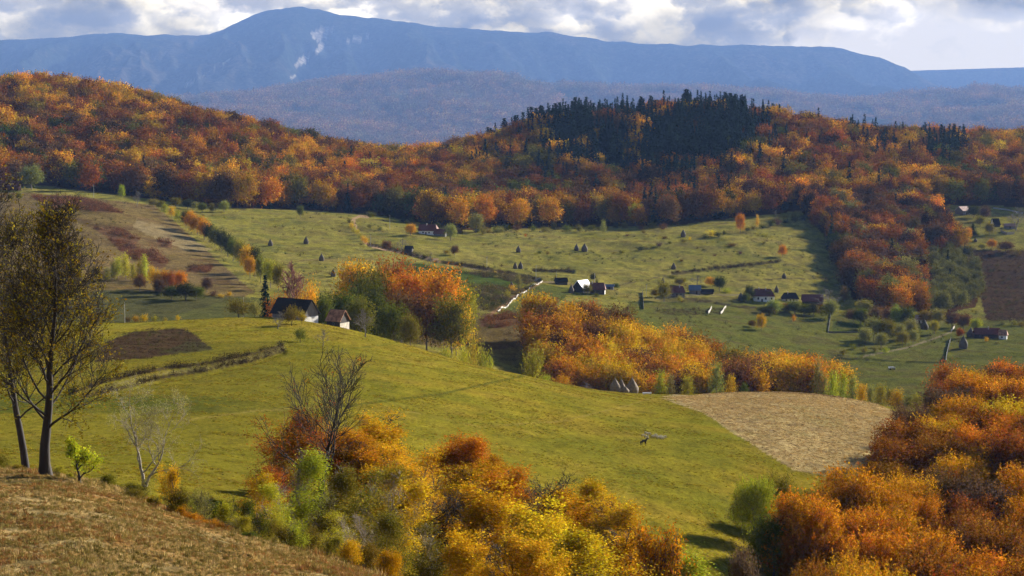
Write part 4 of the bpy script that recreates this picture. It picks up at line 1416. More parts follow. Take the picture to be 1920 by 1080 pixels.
    vill = [('beech_mid', 1112, 513, 14, 'dark green', 527), ('birch_mid', 1119, 520, 8, 'dark green', 545), ('beech_mid', 1101, 531, 20, 'olive', 552), ('beech_mid', 1155, 530, 13, 'green', 542),
            ('beech_mid', 1245, 527, 27, 'olive', 566), ('beech_mid', 1228, 540, 18, 'olive', 558), ('birch_mid', 1275, 536, 17, 'sage', 553), ('bare', 1307, 514, 26, 'brown', 537),
            ('beech_mid', 1275, 520, 24, 'olive', 536), ('beech_mid', 1331, 518, 18, 'amber', 537), ('beech_mid', 1349, 517, 28, 'dark green', 546), ('bush', 1362, 538, 22, 'yellow-green', 549),
            ('bush', 1274, 552, 14, 'yellow-green', 565), ('beech_mid', 1406, 533, 20, 'dark green', 565), ('beech_mid', 1398, 548, 18, 'green', 568), ('beech_mid', 1440, 545, 18, 'green', 565),
            ('bare', 1560, 540, 46, 'brown', 590), ('beech_mid', 1556, 560, 34, 'sage', 600), ('beech_mid', 1427, 588, 22, 'amber', 620), ('beech_mid', 1452, 560, 30, 'sage', 590), ('beech_mid', 1490, 562, 26, 'sage', 590),
            ('bush', 1488, 589, 10, 'amber', 603), ('beech_mid', 1410, 600, 16, 'brown', 614), ('beech_mid', 1620, 560, 34, 'sage', 596), ('beech_mid', 1638, 592, 40, 'sage', 640), ('beech_mid', 1662, 598, 36, 'olive', 642),
            ('beech_mid', 1684, 604, 30, 'sage', 640), ('beech_mid', 1708, 596, 28, 'sage', 634), ('beech_mid', 1622, 612, 30, 'sage', 646), ('beech_mid', 1652, 622, 26, 'sage', 652), ('beech_mid', 1692, 620, 24, 'olive', 650),
            ('beech_mid', 1712, 616, 22, 'sage', 645), ('beech_mid', 1737, 580, 34, 'olive', 608), ('beech_mid', 1760, 578, 32, 'sage', 610), ('beech_mid', 1785, 583, 32, 'purple-brown', 614), ('beech_mid', 1806, 586, 34, 'brown', 618),
            ('beech_mid', 1830, 596, 26, 'yellow-green', 622), ('beech_mid', 1752, 600, 18, 'yellow-green', 626), ('beech_mid', 1800, 615, 16, 'rust', 634), ('beech_mid', 1695, 560, 28, 'amber', 592), ('birch_mid', 1583, 535, 20, 'brown', 565),
            ('beech_mid', 1826, 384, 28, 'dark green', 408), ('beech_mid', 1846, 386, 22, 'purple-brown', 414), ('spruce', 1824, 419, 20, 'green', 440), ('beech_mid', 1856, 416, 18, 'olive', 440), ('bare', 1905, 388, 46, 'brown', 432),
            ('beech_mid', 1838, 404, 20, 'olive', 424), ('beech_mid', 1860, 448, 18, 'orange', 466), ('beech_mid', 1886, 452, 30, 'brown', 472), ('beech_mid', 1840, 455, 14, 'yellow-green', 468), ('beech_mid', 1815, 425, 14, 'amber', 450)]
    rv = random.Random(14)
    vill += [('beech_mid', 1432 + 12 * i + rv.uniform(-4, 4), 562 + rv.uniform(0, 16), rv.uniform(20, 34), rv.choice(['green', 'sage', 'olive', 'dark green', 'brown']), 588 + rv.uniform(-6, 12)) for i in range(11)]  # extra row of trees, added for the shadows they cast
    vill += [('beech_mid', 1600 + 14 * i + rv.uniform(-5, 5), 570 + rv.uniform(0, 14), rv.uniform(24, 36), rv.choice(['sage', 'olive', 'green', 'brown']), 606 + rv.uniform(-8, 12)) for i in range(9)]
    it = []
    for k, X, t, w, c, b in vill:
        o = T(k, X, t, w, c, b=b, dmin=880, dmax=2000, group=G)
        if PR[k].name == 'bare_tree': c = 'bare'
        it.append((o, c, X, o.location.y))
    name_by_order(it, "the valley village", 'tree', ('upper', 'middle', 'lower'))
    # young birches and willows along the stubble
    G = "pale young trees along the top of the stubble field"
    it = []
    rr = random.Random(8)
    row = [(1238, 690, 30, 'yellow-green', 655), (1256, 698, 26, 'sage', 660), (1290, 700, 32, 'yellow-green', 662), (1344, 672, 34, 'sage', 668), (1370, 700, 26, 'gold', 664), (1395, 715, 18, 'green', 664),
           (1534, 664, 26, 'sage', 690), (1520, 680, 26, 'olive', 700)] + \
          [(1548 + 17 * i + rr.uniform(-4, 4), 690 + 5.4 * i + rr.uniform(-7, 7), rr.uniform(24, 34), rr.choice(['sage', 'yellow-green', 'olive', 'yellow-green', 'gold']), 690 - 6 * i) for i in range(11)]
    for X, t, w, c, D in row:
        o = T('birch_mid', X, t, w, c, D=D, group=G)
        it.append((o, c, X, D))
    name_by_order(it, "the birch row topping the stubble field", 'birch', ('whole',))
    T('round_mid', 998, 646, 42, 'yellow-green', "yellow-topped tree in the dark hollow beside the meadow crest", D=650)
    T('bush', 1052, 698, 40, 'amber', "golden bush at the meadow crest left of the brush heap", D=640)
    T('bush', 1022, 700, 26, 'yellow-green', "small golden bush on the meadow crest", D=632)
    G = "yellow-green bushes in the hollow behind the meadow"
    it = []
    for X, t, w, D in [(835, 642, 26, 660), (852, 646, 24, 670), (868, 638, 26, 680), (886, 624, 34, 690), (902, 634, 26, 685), (915, 652, 24, 680), (872, 650, 24, 660)]:
        o = T('bush', X, t, w, 'yellow-green', D=D, group=G); it.append((o, 'yellow-green', X, D))
    name_by_order(it, "the hollow behind the meadow crest", 'bush', ('whole',))
    # trees at the foot of the meadow, lower right
    T('beech_near', 1416, 893, 86, 'yellow-green', "yellow-green tree at the meadow's lower corner", D=332)
    T('beech_near', 1392, 935, 60, 'olive', "smaller olive tree at the tip of the meadow's dark shadow", D=345)
    T('beech_near', 1452, 965, 100, 'green', "layered dark green tree at the meadow's lower corner", D=318)
    T('beech_near', 1462, 885, 70, 'olive', "olive tree against the right wood's edge", D=350)
    T('beech_mid', 1772, 678, 68, 'rust', "round rust tree behind the right end of the birch row", D=655)
    T('beech_mid', 1800, 695, 50, 'crimson', "dark crimson tree right of the round rust one", D=640)


def build_shrubs():
    rr = random.Random(21)
    G = "shrubs scattered over the far meadows"
    L = []
    def S(X, b, h, w, c): L.append((X, b, h, w, c))
    for X, b in [(655, 418), (660, 428), (664, 436), (670, 440), (674, 447), (681, 452), (686, 456)]:
        S(X, b, 12, 12, rr.choice(['olive', 'gold', 'yellow-green']))
    for X, b, h, w, c in [(1012, 476, 8, 12, 'green'), (1027, 477, 7, 10, 'olive'), (1165, 475, 7, 12, 'green'), (1200, 470, 10, 20, 'dark green'), (1212, 468, 7, 12, 'olive'), (1236, 462, 9, 16, 'purple-brown'),
                          (1225, 466, 6, 12, 'green'), (1255, 457, 6, 10, 'green'), (1281, 454, 8, 16, 'olive'), (1293, 450, 7, 8, 'gold'), (1322, 447, 10, 18, 'green'), (1334, 443, 15, 20, 'gold'), (1346, 444, 11, 18, 'dark green'),
                          (1357, 441, 10, 10, 'dark green'), (1401, 434, 9, 14, 'dark green'), (1412, 431, 9, 16, 'olive'), (1430, 428, 10, 18, 'dark green'), (1445, 425, 12, 18, 'dark green'), (1458, 422, 14, 16, 'purple-brown'),
                          (1474, 419, 12, 18, 'dark green'), (1490, 416, 14, 20, 'green'), (1507, 414, 14, 20, 'dark green'), (1522, 412, 14, 18, 'dark green'), (1432, 444, 8, 16, 'yellow-green'), (1372, 462, 8, 22, 'brown'),
                          (1388, 476, 6, 12, 'purple-brown'), (1340, 480, 4, 10, 'brown'), (1278, 490, 5, 10, 'brown'), (1260, 522, 7, 22, 'green'), (1207, 438, 9, 10, 'olive'), (1176, 443, 5, 10, 'brown'), (1246, 448, 7, 14, 'brown'),
                          (930, 436, 14, 22, 'sage'), (915, 437, 12, 18, 'olive'), (940, 436, 12, 14, 'sage'), (985, 444, 7, 6, 'orange'), (693, 428, 10, 14, 'olive'), (712, 432, 8, 12, 'green'), (836, 476, 9, 12, 'olive'),
                          (937, 512, 9, 13, 'brown'), (928, 512, 5, 10, 'gold'), (1066, 505, 6, 10, 'olive'), (1042, 522, 7, 8, 'olive'), (960, 546, 14, 18, 'gold'), (950, 560, 18, 18, 'yellow-green'), (941, 570, 14, 20, 'dark green'),
                          (934, 556, 14, 18, 'green'), (922, 578, 14, 18, 'dark green'), (912, 580, 12, 16, 'yellow-green'), (900, 570, 10, 16, 'olive'), (880, 545, 10, 20, 'green'), (895, 552, 10, 18, 'dark green'),
                          (1000, 537, 9, 16, 'green'), (988, 545, 10, 18, 'dark green'), (1118, 556, 8, 14, 'green'), (1395, 562, 12, 16, 'dark green'), (1467, 585, 16, 30, 'green'), (1440, 585, 14, 26, 'dark green'), (1480, 575, 14, 22, 'sage'),
                          (400, 555, 12, 18, 'purple-brown'), (415, 558, 8, 16, 'gold'), (295, 556, 14, 22, 'dark green'), (270, 603, 16, 18, 'gold'), (255, 604, 14, 16, 'amber'), (290, 602, 12, 14, 'yellow-green'), (334, 601, 11, 11, 'gold'),
                          (310, 602, 8, 10, 'yellow-green'), (240, 604, 14, 18, 'brown'), (430, 555, 10, 14, 'gold'), (1580, 665, 14, 20, 'olive'), (1640, 660, 12, 16, 'sage'), (1660, 662, 12, 16, 'yellow-green'), (1600, 655, 12, 18, 'olive'),
                          (1620, 662, 12, 18, 'olive'), (1850, 640, 10, 10, 'gold'), (1870, 645, 7, 14, 'sage'), (1900, 610, 12, 20, 'sage'), (1915, 612, 12, 20, 'olive'), (1880, 608, 8, 18, 'sage'), (1855, 480, 10, 20, 'brown'),
                          (1905, 478, 12, 24, 'olive'), (1800, 470, 10, 18, 'olive'), (1750, 440, 14, 20, 'amber'), (1770, 420, 16, 22, 'gold'), (1790, 428, 16, 20, 'orange')]:
        S(X, b, h, w, c)
    for i in range(26):     # wood's ragged lower edge
        X = 690 + i * 22 + rr.uniform(-6, 6)
        yb = np.interp(X, [640, 720, 790, 880, 960, 1060, 1250], [398, 404, 420, 436, 432, 430, 426])
        S(X, yb + rr.uniform(0, 5), rr.uniform(9, 16), rr.uniform(14, 24), rr.choice(['dark green', 'green', 'olive', 'dark green', 'brown']))
    it = []
    for X, b, h, w, c in L:
        dm = 610 if b > 598 and X < 400 else 840
        o = tree('bush', X, b - h, w, c, b=b, dmin=dm, dmax=1700, group=G)
        it.append((o, c, X, o.location.y))
    name_by_order(it, "the far meadows", 'shrub', ('nearest', 'lower', 'middle', 'upper', 'farthest'))


# ------------------------------------------------------------------ the detailed trees near the camera
def full_tree(name, loc, wood_me, leaf_me, tint, sc, rz, label, group=None, trunk_name='trunk', cat='tree'):
    t = empty(name, loc, rz, label, cat, group)
    link(trunk_name, wood_me, t)
    if leaf_me is not None:
        c = link('crown', leaf_me, t); c.color = vary_tint(tint, NPR, .05)
    t.scale = sc if hasattr(sc, '__len__') else (sc, sc, sc)
    return t


def gaps(size, k):
    def z(tips, rng):
        v = vnoise(tips[:, 0] / size + 31 * k, tips[:, 1] / size + tips[:, 2] / size * .7, 7 + k) * .5 + vnoise(tips[:, 2] / size, tips[:, 0] / size * .8 + 5 * k, 17 + k) * .5
        return np.clip(.18 + 2.6 * (v - .32), .04, 1)
    return z


def fg_protos():
    fgb, fgw = [], []
    for i in range(4):
        p, t, d, l = branch_tree(300 + i, 14, .22, spread=.95, first=.16, n1=15, n2=8, n3=6, n4=1, tipr=.018, len1=.44, crooked=.09)
        fgw.append(wood_mesh("beech_limbs", p, BARK))
        fgb.append(leaves_on("beech_leaves", 310 + i, t, d, 26, .18, LEAF, 1.55, zone=gaps(2.2, i)))
    PR['beech_fg'] = Proto('beech_tree', 14, 12, fgb, fgw)
    fgb, fgw = [], []
    for i in range(3):
        p, t, d, l = branch_tree(320 + i, 13, .11, spread=.55, first=.12, n1=20, n2=7, n3=5, n4=1, tipr=.012, len1=.26, crooked=.10)
        fgw.append(wood_mesh("birch_limbs", p, BARK_PALE))
        fgb.append(leaves_on("birch_leaves", 330 + i, t, d, 15, .135, LEAF, 1.5, zone=gaps(1.6, i + 5)))
    PR['birch_fg'] = Proto('birch_tree', 13, 6.2, fgb, fgw)
    fgb, fgw = [], []
    for i in range(3):
        p, t, d, l = branch_tree(340 + i, 4.5, .05, spread=.9, first=.05, n1=11, n2=6, n3=4, n4=1, tipr=.010, len1=.5, stems=2, crooked=.14)
        fgw.append(wood_mesh("shrub_limbs", p, BARK))
        fgb.append(leaves_on("shrub_leaves", 350 + i, t, d, 9, .135, LEAF, 1.15, zone=gaps(.9, i + 9)))
    PR['shrub_fg'] = Proto('shrub', 4.5, 4.2, fgb, fgw)
    p, t, d, l = branch_tree(360, 9, .14, spread=.62, first=.10, n1=16, n2=9, n3=6, n4=2, tipr=.012, len1=.5, stems=3, crooked=.09, upt=.6)
    PR['twiggy_fg'] = Proto('bare_tree', 9, 8, [leaves_on("twig_leaves", 361, t, d, 3, .2, LEAF, .9, keep=.28)], [wood_mesh("twig_limbs", p, BARK_RED)])
    bt = []
    p, t, d, l = branch_tree(365, 10, .20, spread=1.0, first=.22, n1=13, n2=9, n3=6, n4=2, tipr=.05, len1=.5)
    PR['bare_red'] = Proto('bare_tree', 10, 9, [], [wood_mesh("russet_wood", p, simple_mat("russet_twigs", (.20, .075, .05), .9, 2, .3))])


def build_foreground():
    fg_protos()
    # the two tall beeches on the shoulder at left
    def zoneA(tips, rng):
        h = tips[:, 2]
        return np.clip(1.05 - sstep(8, 16, h) * .85, 0, 1) * np.clip(-.12 + 1.25 * vnoise(tips[:, 0] / 1.6 + 9, h / 1.3 + tips[:, 1] / 1.6, 5), 0, 1)
    g = ground(86, 893, 60, 175)
    _, zt = pix_to(86, 392, g.y); H = (float(zt) - g.z) * .93
    p, t, d, l = branch_tree(401, H, .44, spread=1.1, first=.22, n1=30, n2=12, n3=8, n4=3, tipr=.022, len1=.45, crooked=.10, upt=.42, side_bias=(.35, -.1, .1), limbk=.33)
    w = wood_mesh("tall_beech_limbs", p, BARK)
    lv = leaves_on("tall_beech_leaves", 402, t, d, 5, .20, LEAF, 1.0, zone=zoneA)
    full_tree('beech_tree', g, w, lv, (.145, .120, .012), 1, 0, "tallest thick-trunked beech with sparse yellow leaves on the shoulder at left", "two tall beeches on the near shoulder")
    g = ground(48, 884, 60, 175)
    _, zt = pix_to(20, 398, g.y); H = float(zt) - g.z
    p, t, d, l = branch_tree(411, H, .40, spread=.95, first=.26, n1=26, n2=11, n3=8, n4=3, tipr=.02, len1=.42, crooked=.11, upt=.42, lean=(-.015, 0), side_bias=(-.2, 0, .1), limbk=.36)
    w = wood_mesh("left_beech_limbs", p, BARK)
    lv = leaves_on("left_beech_leaves", 412, t, d, 5, .20, LEAF, 1.0, zone=zoneA)
    full_tree('beech_tree', g, w, lv, (.165, .130, .014), 1, 0, "slimmer leaning beech at the left picture edge beside the tallest one", "two tall beeches on the near shoulder")
    # pale crooked tree
    g = ground(272, 912, 60, 240)
    g.z = float(hgt(g.x, g.y)); _, zt = pix_to(275, 722, g.y); H = float(zt) - g.z
    p, t, d, l = branch_tree(425, H, .22, spread=.72, first=.14, n1=9, n2=8, n3=6, n4=2, tipr=.012, len1=.52, crooked=.24, stems=2)
    full_tree('birch_tree', g, wood_mesh("pale_tree_limbs", p, BARK_PALE), leaves_on("pale_tree_leaves", 426, t, d, 3, .14, LEAF, .7, keep=.6), (.30, .28, .09), 1, .6,
              "pale crooked almost bare tree standing alone below the near slope")
    g = ground(150, 905, 60, 240)
    _, zt = pix_to(150, 828, g.y); H = float(zt) - g.z
    p, t, d, l = branch_tree(431, max(H, 2.6), .14, spread=1.05, first=.2, n1=8, n2=6, n3=5, n4=2, tipr=.012, len1=.62, crooked=.22, side_bias=(.6, 0, .1))
    full_tree('field_tree', g, wood_mesh("low_tree_limbs", p, BARK), leaves_on("low_tree_leaves", 432, t, d, 5, .15, LEAF, .55, keep=.8), (.33, .34, .02), 1, 0,
              "low spreading tree with lime leaves right of the tall beeches")
    # big half-bare beech above the thicket
    def zoneB(tips, rng):
        return np.clip(.95 - sstep(8.5, 14, tips[:, 2] + tips[:, 0] * .8), .012, 1)
    _, z0 = pix_to(600, 960, 218); gx = float(pix_to(600, 960, 218)[0]) * 218
    gz = float(hgt(gx, 218)); _, zt = pix_to(605, 690, 218); H = (float(zt) - gz) * .92
    p, t, d, l = branch_tree(441, H, .34, spread=1.15, first=.30, n1=17, n2=9, n3=6, n4=1, tipr=.030, len1=.60, crooked=.08, upt=.42)
    full_tree('beech_tree', Vector((gx, 218, gz)), wood_mesh("half_bare_limbs", p, BARK), leaves_on("half_bare_leaves", 442, t, d, 9, .19, LEAF, 1.0, zone=zoneB), (.33, .095, .012), 1, 1.0,
              "tall beech with bare dark upper branches rising out of the thicket")
    # the thicket along the bottom
    T = [  # X, top, width, D, tint, kind, label
        (552, 765, 120, 228, 'rust', 'beech_fg', "rust beech left of the half-bare one"),
        (508, 868, 90, 205, 'scarlet', 'beech_fg', "reddest tree at the thicket's left end"),
        (655, 800, 110, 262, 'orange', 'beech_fg', "orange beech just right of the half-bare one"),
        (735, 778, 165, 250, 'amber', 'beech_fg', "large amber beech, the highest full crown of the thicket"),
        (825, 806, 150, 262, 'orange', 'beech_fg', "orange beech right of the largest amber crown"),
        (905, 850, 130, 268, 'orange', 'beech_fg', "orange beech in the back row, above the golden crowns"),
        (985, 872, 150, 252, 'amber', 'beech_fg', "amber beech at the thicket's centre right"),
        (1070, 898, 130, 248, 'gold', 'beech_fg', "golden beech on the right slope of the thicket"),
        (1125, 945, 100, 226, 'gold', 'beech_fg', "golden tree ending the thicket on the right"),
        (575, 850, 120, 192, 'yellow-green', 'birch_fg', "tall yellow-green birch in front of the red tree"),
        (620, 880, 100, 188, 'olive', 'birch_fg', "olive birch beside the tall yellow-green one"),
        (655, 868, 100, 196, 'olive', 'birch_fg', "olive-gold birch in front of the orange beech"),
        (700, 880, 100, 186, 'yellow-green', 'birch_fg', "yellow-green birch below the large amber crown"),
        (748, 900, 90, 186, 'gold', 'birch_fg', "gold birch with a thin white trunk at the bottom edge"),
        (790, 878, 120, 204, 'amber', 'beech_fg', "amber beech in the thicket's front row, left of the dark hollow"),
        (870, 915, 150, 206, 'brown', 'beech_fg', "shaded brown beech in the thicket's dark hollow"),
        (940, 905, 150, 200, 'amber', 'beech_fg', "broad amber beech at the bottom centre"),
        (1030, 940, 140, 196, 'gold', 'beech_fg', "broad golden beech at the bottom, right of centre"),
        (820, 960, 110, 180, 'olive', 'birch_fg', "olive birch at the bottom edge, in front of the hollow"),
        (1185, 1000, 100, 200, 'amber', 'beech_fg', "low amber tree at the bottom edge beside the twiggy one"),
        (1100, 985, 120, 188, 'gold', 'beech_fg', "golden tree at the bottom edge below the thicket's right end"),
        (528, 905, 90, 176, 'yellow-green', 'birch_fg', "yellow-green sapling in front of the red tree"),
        (474, 890, 90, 180, 'gold', 'birch_fg', "yellow tree ending the thicket on the left"),
        (650, 960, 90, 165, 'yellow-green', 'birch_fg', "yellow-green birch at the dry slope's edge"),
        (1300, 1045, 80, 196, 'yellow-green', 'birch_fg', "yellow-green tree top at the bottom edge, right of the twiggy one"),
        (600, 800, 110, 246, 'orange', 'beech_fg', "orange beech right behind the half-bare one"),
        (700, 820, 110, 225, 'orange', 'beech_fg', "orange beech under the left side of the largest amber crown"),
        (780, 840, 110, 228, 'gold', 'beech_fg', "golden beech in the thicket's middle row"),
        (865, 865, 110, 236, 'amber', 'beech_fg', "amber beech in the middle row above the dark hollow"),
        (950, 885, 110, 228, 'orange', 'beech_fg', "orange beech in the middle row right of the hollow"),
        (1040, 915, 110, 226, 'amber', 'beech_fg', "amber beech in the middle row near the thicket's right end"),
        (720, 950, 90, 172, 'olive', 'birch_fg', "olive sapling at the bottom edge left of the white-trunked birch"),
        (980, 990, 110, 176, 'gold', 'beech_fg', "low golden beech at the very bottom, right of centre"),
        (900, 1000, 110, 176, 'amber', 'beech_fg', "low amber beech at the very bottom, centre"),
        (450, 930, 70, 160, 'green', 'shrub_fg', "green shrub at the dry slope's edge, left of the saplings"),
    ]
    for X, top, w, D, c, k, l in T:
        k = k
        tree(k, X, top, w, c, l, D=D, group="trees of the thicket along the bottom")
    tree('twiggy_fg', 1262, 985, 135, 'amber', "twiggy half-bare tree with golden leaves at the bottom edge", D=196)
    tree('twiggy_fg', 1405, 1020, 110, 'purple-brown', "purplish bare tree at the bottom edge before the dark wood", D=225)
    tree('twiggy_fg', 1150, 925, 70, 'amber', "thin bare twigs behind the thicket's right end", D=262)
    rr = random.Random(5)
    it = []
    for X, top, w, c, D in [(262, 900, 60, 'olive', 142), (250, 915, 50, 'olive', 140), (312, 868, 52, 'gold', 139), (330, 905, 56, 'olive', 137), (355, 925, 50, 'yellow-green', 137), (382, 915, 56, 'sage', 142),
                            (405, 930, 52, 'green', 146), (425, 940, 50, 'yellow-green', 140), (365, 955, 44, 'orange', 132), (395, 968, 44, 'orange', 130), (420, 975, 44, 'rust', 128), (345, 945, 36, 'amber', 134),
                            (450, 965, 56, 'yellow-green', 134), (480, 955, 60, 'green', 140), (505, 950, 60, 'yellow-green', 142), (535, 975, 56, 'olive', 134), (560, 985, 60, 'yellow-green', 134), (590, 985, 60, 'olive', 138),
                            (620, 1000, 60, 'yellow-green', 132), (655, 1010, 60, 'gold', 130), (690, 1015, 60, 'olive', 132), (725, 1030, 60, 'amber', 128), (200, 888, 40, 'olive', 148), (110, 872, 36, 'yellow-green', 146),
                            (22, 868, 40, 'olive', 150), (-5, 850, 60, 'olive', 150), (130, 895, 24, 'yellow-green', 143), (470, 1000, 40, 'green', 126), (510, 1010, 40, 'olive', 125), (290, 930, 40, 'gold', 138)]:
        o = tree('shrub_fg', X, top, w, c, D=D, group="bushes along the edge of the dry slope")
        it.append((o, c, X, D))
    name_by_order(it, "the dry slope's edge", 'bush', ('front', 'back'))


def build_ground_cover():
    """tufts of dry grass on the near slope and bracken on the left hill: beyond counting"""
    tc = bpy.data.collections.new("tuft_kinds")
    rng = np.random.default_rng(9)
    global STUFF_COL
    keep = STUFF_COL
    for i in range(3):
        n = 26
        P = rng.normal(size=(n, 3)) * [.11, .11, 0] + [0, 0, .10]
        G = np.array([0, 0, 1.]) + rng.normal(size=(n, 3)) * .42
        N = rng.normal(size=(n, 3)) * [1, 1, .2]
        V = leaf_quads(rng, P, G, N, .26, .10)
        me = tree_mesh("grass_tuft", V, rng.uniform(.2, .9, (n, 2)), LEAF_STUFF)
        tc.objects.link(bpy.data.objects.new("tuft_a%d" % i, me))
    for i in range(2):
        me = spray_crown("bracken", 520 + i, 'bush', 1.5, 3.2, 26, 5, .42, LEAF_STUFF)
        tc.objects.link(bpy.data.objects.new("tuft_b%d" % i, me))
    STUFF_COL = tc
    n = 110000
    d = 62 + (158 - 62) * rng.random(n) ** .75
    a = rng.uniform(-.30, .03, n)
    x, y = a * d, d
    k = (fbm(x / 2.5, y / 2.5, 3, 61) + rng.normal(size=n) * .25) > -.05
    x, y = x[k], y[k]
    z = hgt(x, y); px, py = proj(x, y, z)
    edge = np.interp(px, [-300, 0, 200, 400, 600, 760], [60, 146, 145, 130, 120, 112])
    k = (y < edge + 10) & (py < 1100) & (px > -40)
    x, y, z = x[k], y[k], z[k]; n = len(x)
    c = np.array([(.30, .20, .075), (.24, .13, .045), (.20, .16, .05), (.40, .30, .13), (.13, .11, .03)])
    f = fbm(x / 8, y / 8, 3, 63) + rng.normal(size=n) * .3
    t = c[np.clip(((f + 1) / 2 * 5), 0, 4).astype(int)] * rng.uniform(.7, 1.2, (n, 1))
    s = .62 * rng.uniform(.4, 1.15, n) * (1 + .9 * (rng.random(n) < .06)) * (1 + 1.1 * sstep(-8, 4, y - np.interp(proj(x, y, z)[0], [-300, 0, 200, 400, 600, 760], [60, 146, 145, 130, 120, 112])) * rng.random(n))
    instance_mass("dry_grass", "dry straw-coloured grass on the near slope", np.stack([x, y, z], 1), rng.integers(0, 3, n).astype(np.int32), rng.uniform(0, 6.28, n).astype(np.float32),
                  np.stack([s, s, s], 1).astype(np.float32), np.concatenate([t, np.ones((n, 1))], 1).astype(np.float32))
    # tussocks of the big meadow and straw of the stubble field
    n = 150000
    y = 200 + 470 * rng.random(n) ** .8; x = rng.uniform(-.29, .22, n) * y
    f = fbm(x / 9, y / 6, 3, 73) + .6 * fbm(x / 30, y / 30, 3, 75) + rng.normal(size=n) * .28
    z = hgt(x, y); px, py = proj(x, y, z)
    stb = inpoly(px, py, [(1255, 745), (1300, 741), (1400, 730), (1500, 722), (1600, 740), (1700, 780), (1620, 900), (1490, 878), (1440, 848), (1380, 811), (1320, 773)])
    plot = inpoly(px, py, [(178, 680), (200, 640), (250, 620), (345, 614), (398, 654), (300, 672)])
    k = ((f > .12) | (stb & (rng.random(n) < .8))) & ~plot & (px > -30) & (px < 1750) & (y > 175)
    x, y, z, f, stb = x[k], y[k], z[k], f[k], stb[k]; n = len(x)
    c = np.array([(.20, .185, .014), (.26, .21, .016), (.14, .13, .014), (.33, .24, .022), (.22, .145, .025)])
    t = c[rng.integers(0, 5, n)] * rng.uniform(.7, 1.2, (n, 1))
    t = np.where(stb[:, None], np.array([.42, .31, .14]) * rng.uniform(.45, 1.25, (n, 1)), t)
    s = rng.uniform(.6, 1.5, n) * np.where(stb, 1.3, 1.0)
    instance_mass("meadow_grass", "tussocky grass and straw over the big meadow", np.stack([x, y, z - .03], 1), rng.integers(0, 3, n).astype(np.int32), rng.uniform(0, 6.28, n).astype(np.float32),
                  np.stack([s * 1.3, s * 1.3, s * .5], 1).astype(np.float32), np.concatenate([t, np.ones((n, 1))], 1).astype(np.float32))
    # bracken and scrub patches
    X, Y, Z, T2, S2 = [], [], [], [], []
    HP = [[(170, 425), (225, 430), (262, 448), (250, 462), (290, 470), (318, 490), (300, 505), (262, 492), (225, 470), (200, 445)], [(292, 450), (322, 452), (320, 465), (300, 462)],
          [(355, 500), (398, 498), (390, 512), (352, 510)], [(60, 368), (120, 366), (200, 385), (230, 400), (160, 395), (90, 392)], [(905, 597), (960, 590), (985, 605), (940, 616), (900, 612)],
          [(870, 535), (930, 540), (985, 545), (925, 585), (880, 575)], [(840, 500), (1000, 528), (990, 536), (860, 510)]]
    for i, poly in enumerate(HP):
        x, y, z, px, py = scatter(poly, 700, 1480, 2.6, rng, warp=1.5)
        k = (fbm(x / 9, y / 9, 3, 65) > .02)
        cc = [(.15, .065, .03), (.20, .095, .035), (.09, .055, .028)] if i < 5 else [(.06, .07, .02), (.10, .07, .035), (.15, .12, .03)]
        X.append(x[k]); Y.append(y[k]); Z.append(z[k]); T2.append(np.array(cc)[rng.integers(0, 3, k.sum())]); S2.append(rng.uniform(.6, 1.2, k.sum()))
    for poly, l0, h0, sp, sz in (([(178, 680), (200, 640), (250, 620), (345, 614), (398, 654), (300, 672)], 420, 640, 1.5, .3), ([(1790, 455), (1840, 470), (2000, 470), (2000, 610), (1850, 605), (1840, 560), (1800, 520)], 1100, 1700, 4.0, .8),
                                 ([(1225, 580), (1360, 577), (1350, 590), (1250, 592)], 900, 1300, 2.5, .5)):
        x, y, z, px, py = scatter(poly, l0, h0, sp, rng, warp=1.5)
        k = (np.sin((x * .5 + y) / (sp * 1.1)) + rng.normal(size=len(x)) * .5) > .1
        X.append(x[k]); Y.append(y[k]); Z.append(z[k] - .1); T2.append(np.array([(.07, .042, .026), (.095, .06, .035), (.05, .035, .02), (.08, .08, .025)])[rng.integers(0, 4, k.sum())]); S2.append(rng.uniform(.5, 1.2, k.sum()) * sz)
    x, y, z, px, py = scatter([(-50, 620), (-50, 365), (60, 362), (300, 385), (480, 550), (600, 600), (1000, 700), (1500, 700), (1900, 640), (1900, 450), (1500, 420), (700, 410), (300, 372)], 700, 1480, 9, rng)
    k = (fbm(x / 50, y / 30, 3, 69) + rng.normal(size=len(x)) * .2) > .25
    X.append(x[k]); Y.append(y[k]); Z.append(z[k]); T2.append(np.array([(.06, .05, .02), (.09, .055, .025), (.05, .07, .02)])[rng.integers(0, 3, k.sum())]); S2.append(rng.uniform(.3, .8, k.sum()))
    for li, (lo, hi) in (((0, 1, 2, 3, 4), (380, 1480)),):
        for q in li:
            line, l0, h0, w, dep = BANKS[q]
            st = .9 if l0 < 600 else 1.6
            d = np.arange(l0, h0, st); aa = []
            xx, yy, zz, pp, qq = scatter([(min(p[0] for p in line) - 9, min(p[1] for p in line) - 9), (max(p[0] for p in line) + 9, min(p[1] for p in line) - 9), (max(p[0] for p in line) + 9, max(p[1] for p in line) + 9), (min(p[0] for p in line) - 9, max(p[1] for p in line) + 9)], l0, h0, st, rng)
            k = (seg_dist(pp, qq, line) < (3.0 if l0 < 600 else 2.2)) & (fbm(xx / 6, yy / 6, 2, 67) > -.25) & (rng.random(len(xx)) < .6)
            X.append(xx[k]); Y.append(yy[k]); Z.append(zz[k]); T2.append(np.array([(.05, .034, .018), (.035, .03, .014), (.08, .06, .025)])[rng.integers(0, 3, k.sum())]); S2.append(rng.uniform(.25, .6, k.sum()) * (1 if l0 < 600 else 1.5))
    x, y, z = map(np.concatenate, (X, Y, Z)); T2 = np.concatenate(T2); s = np.concatenate(S2); n = len(x)
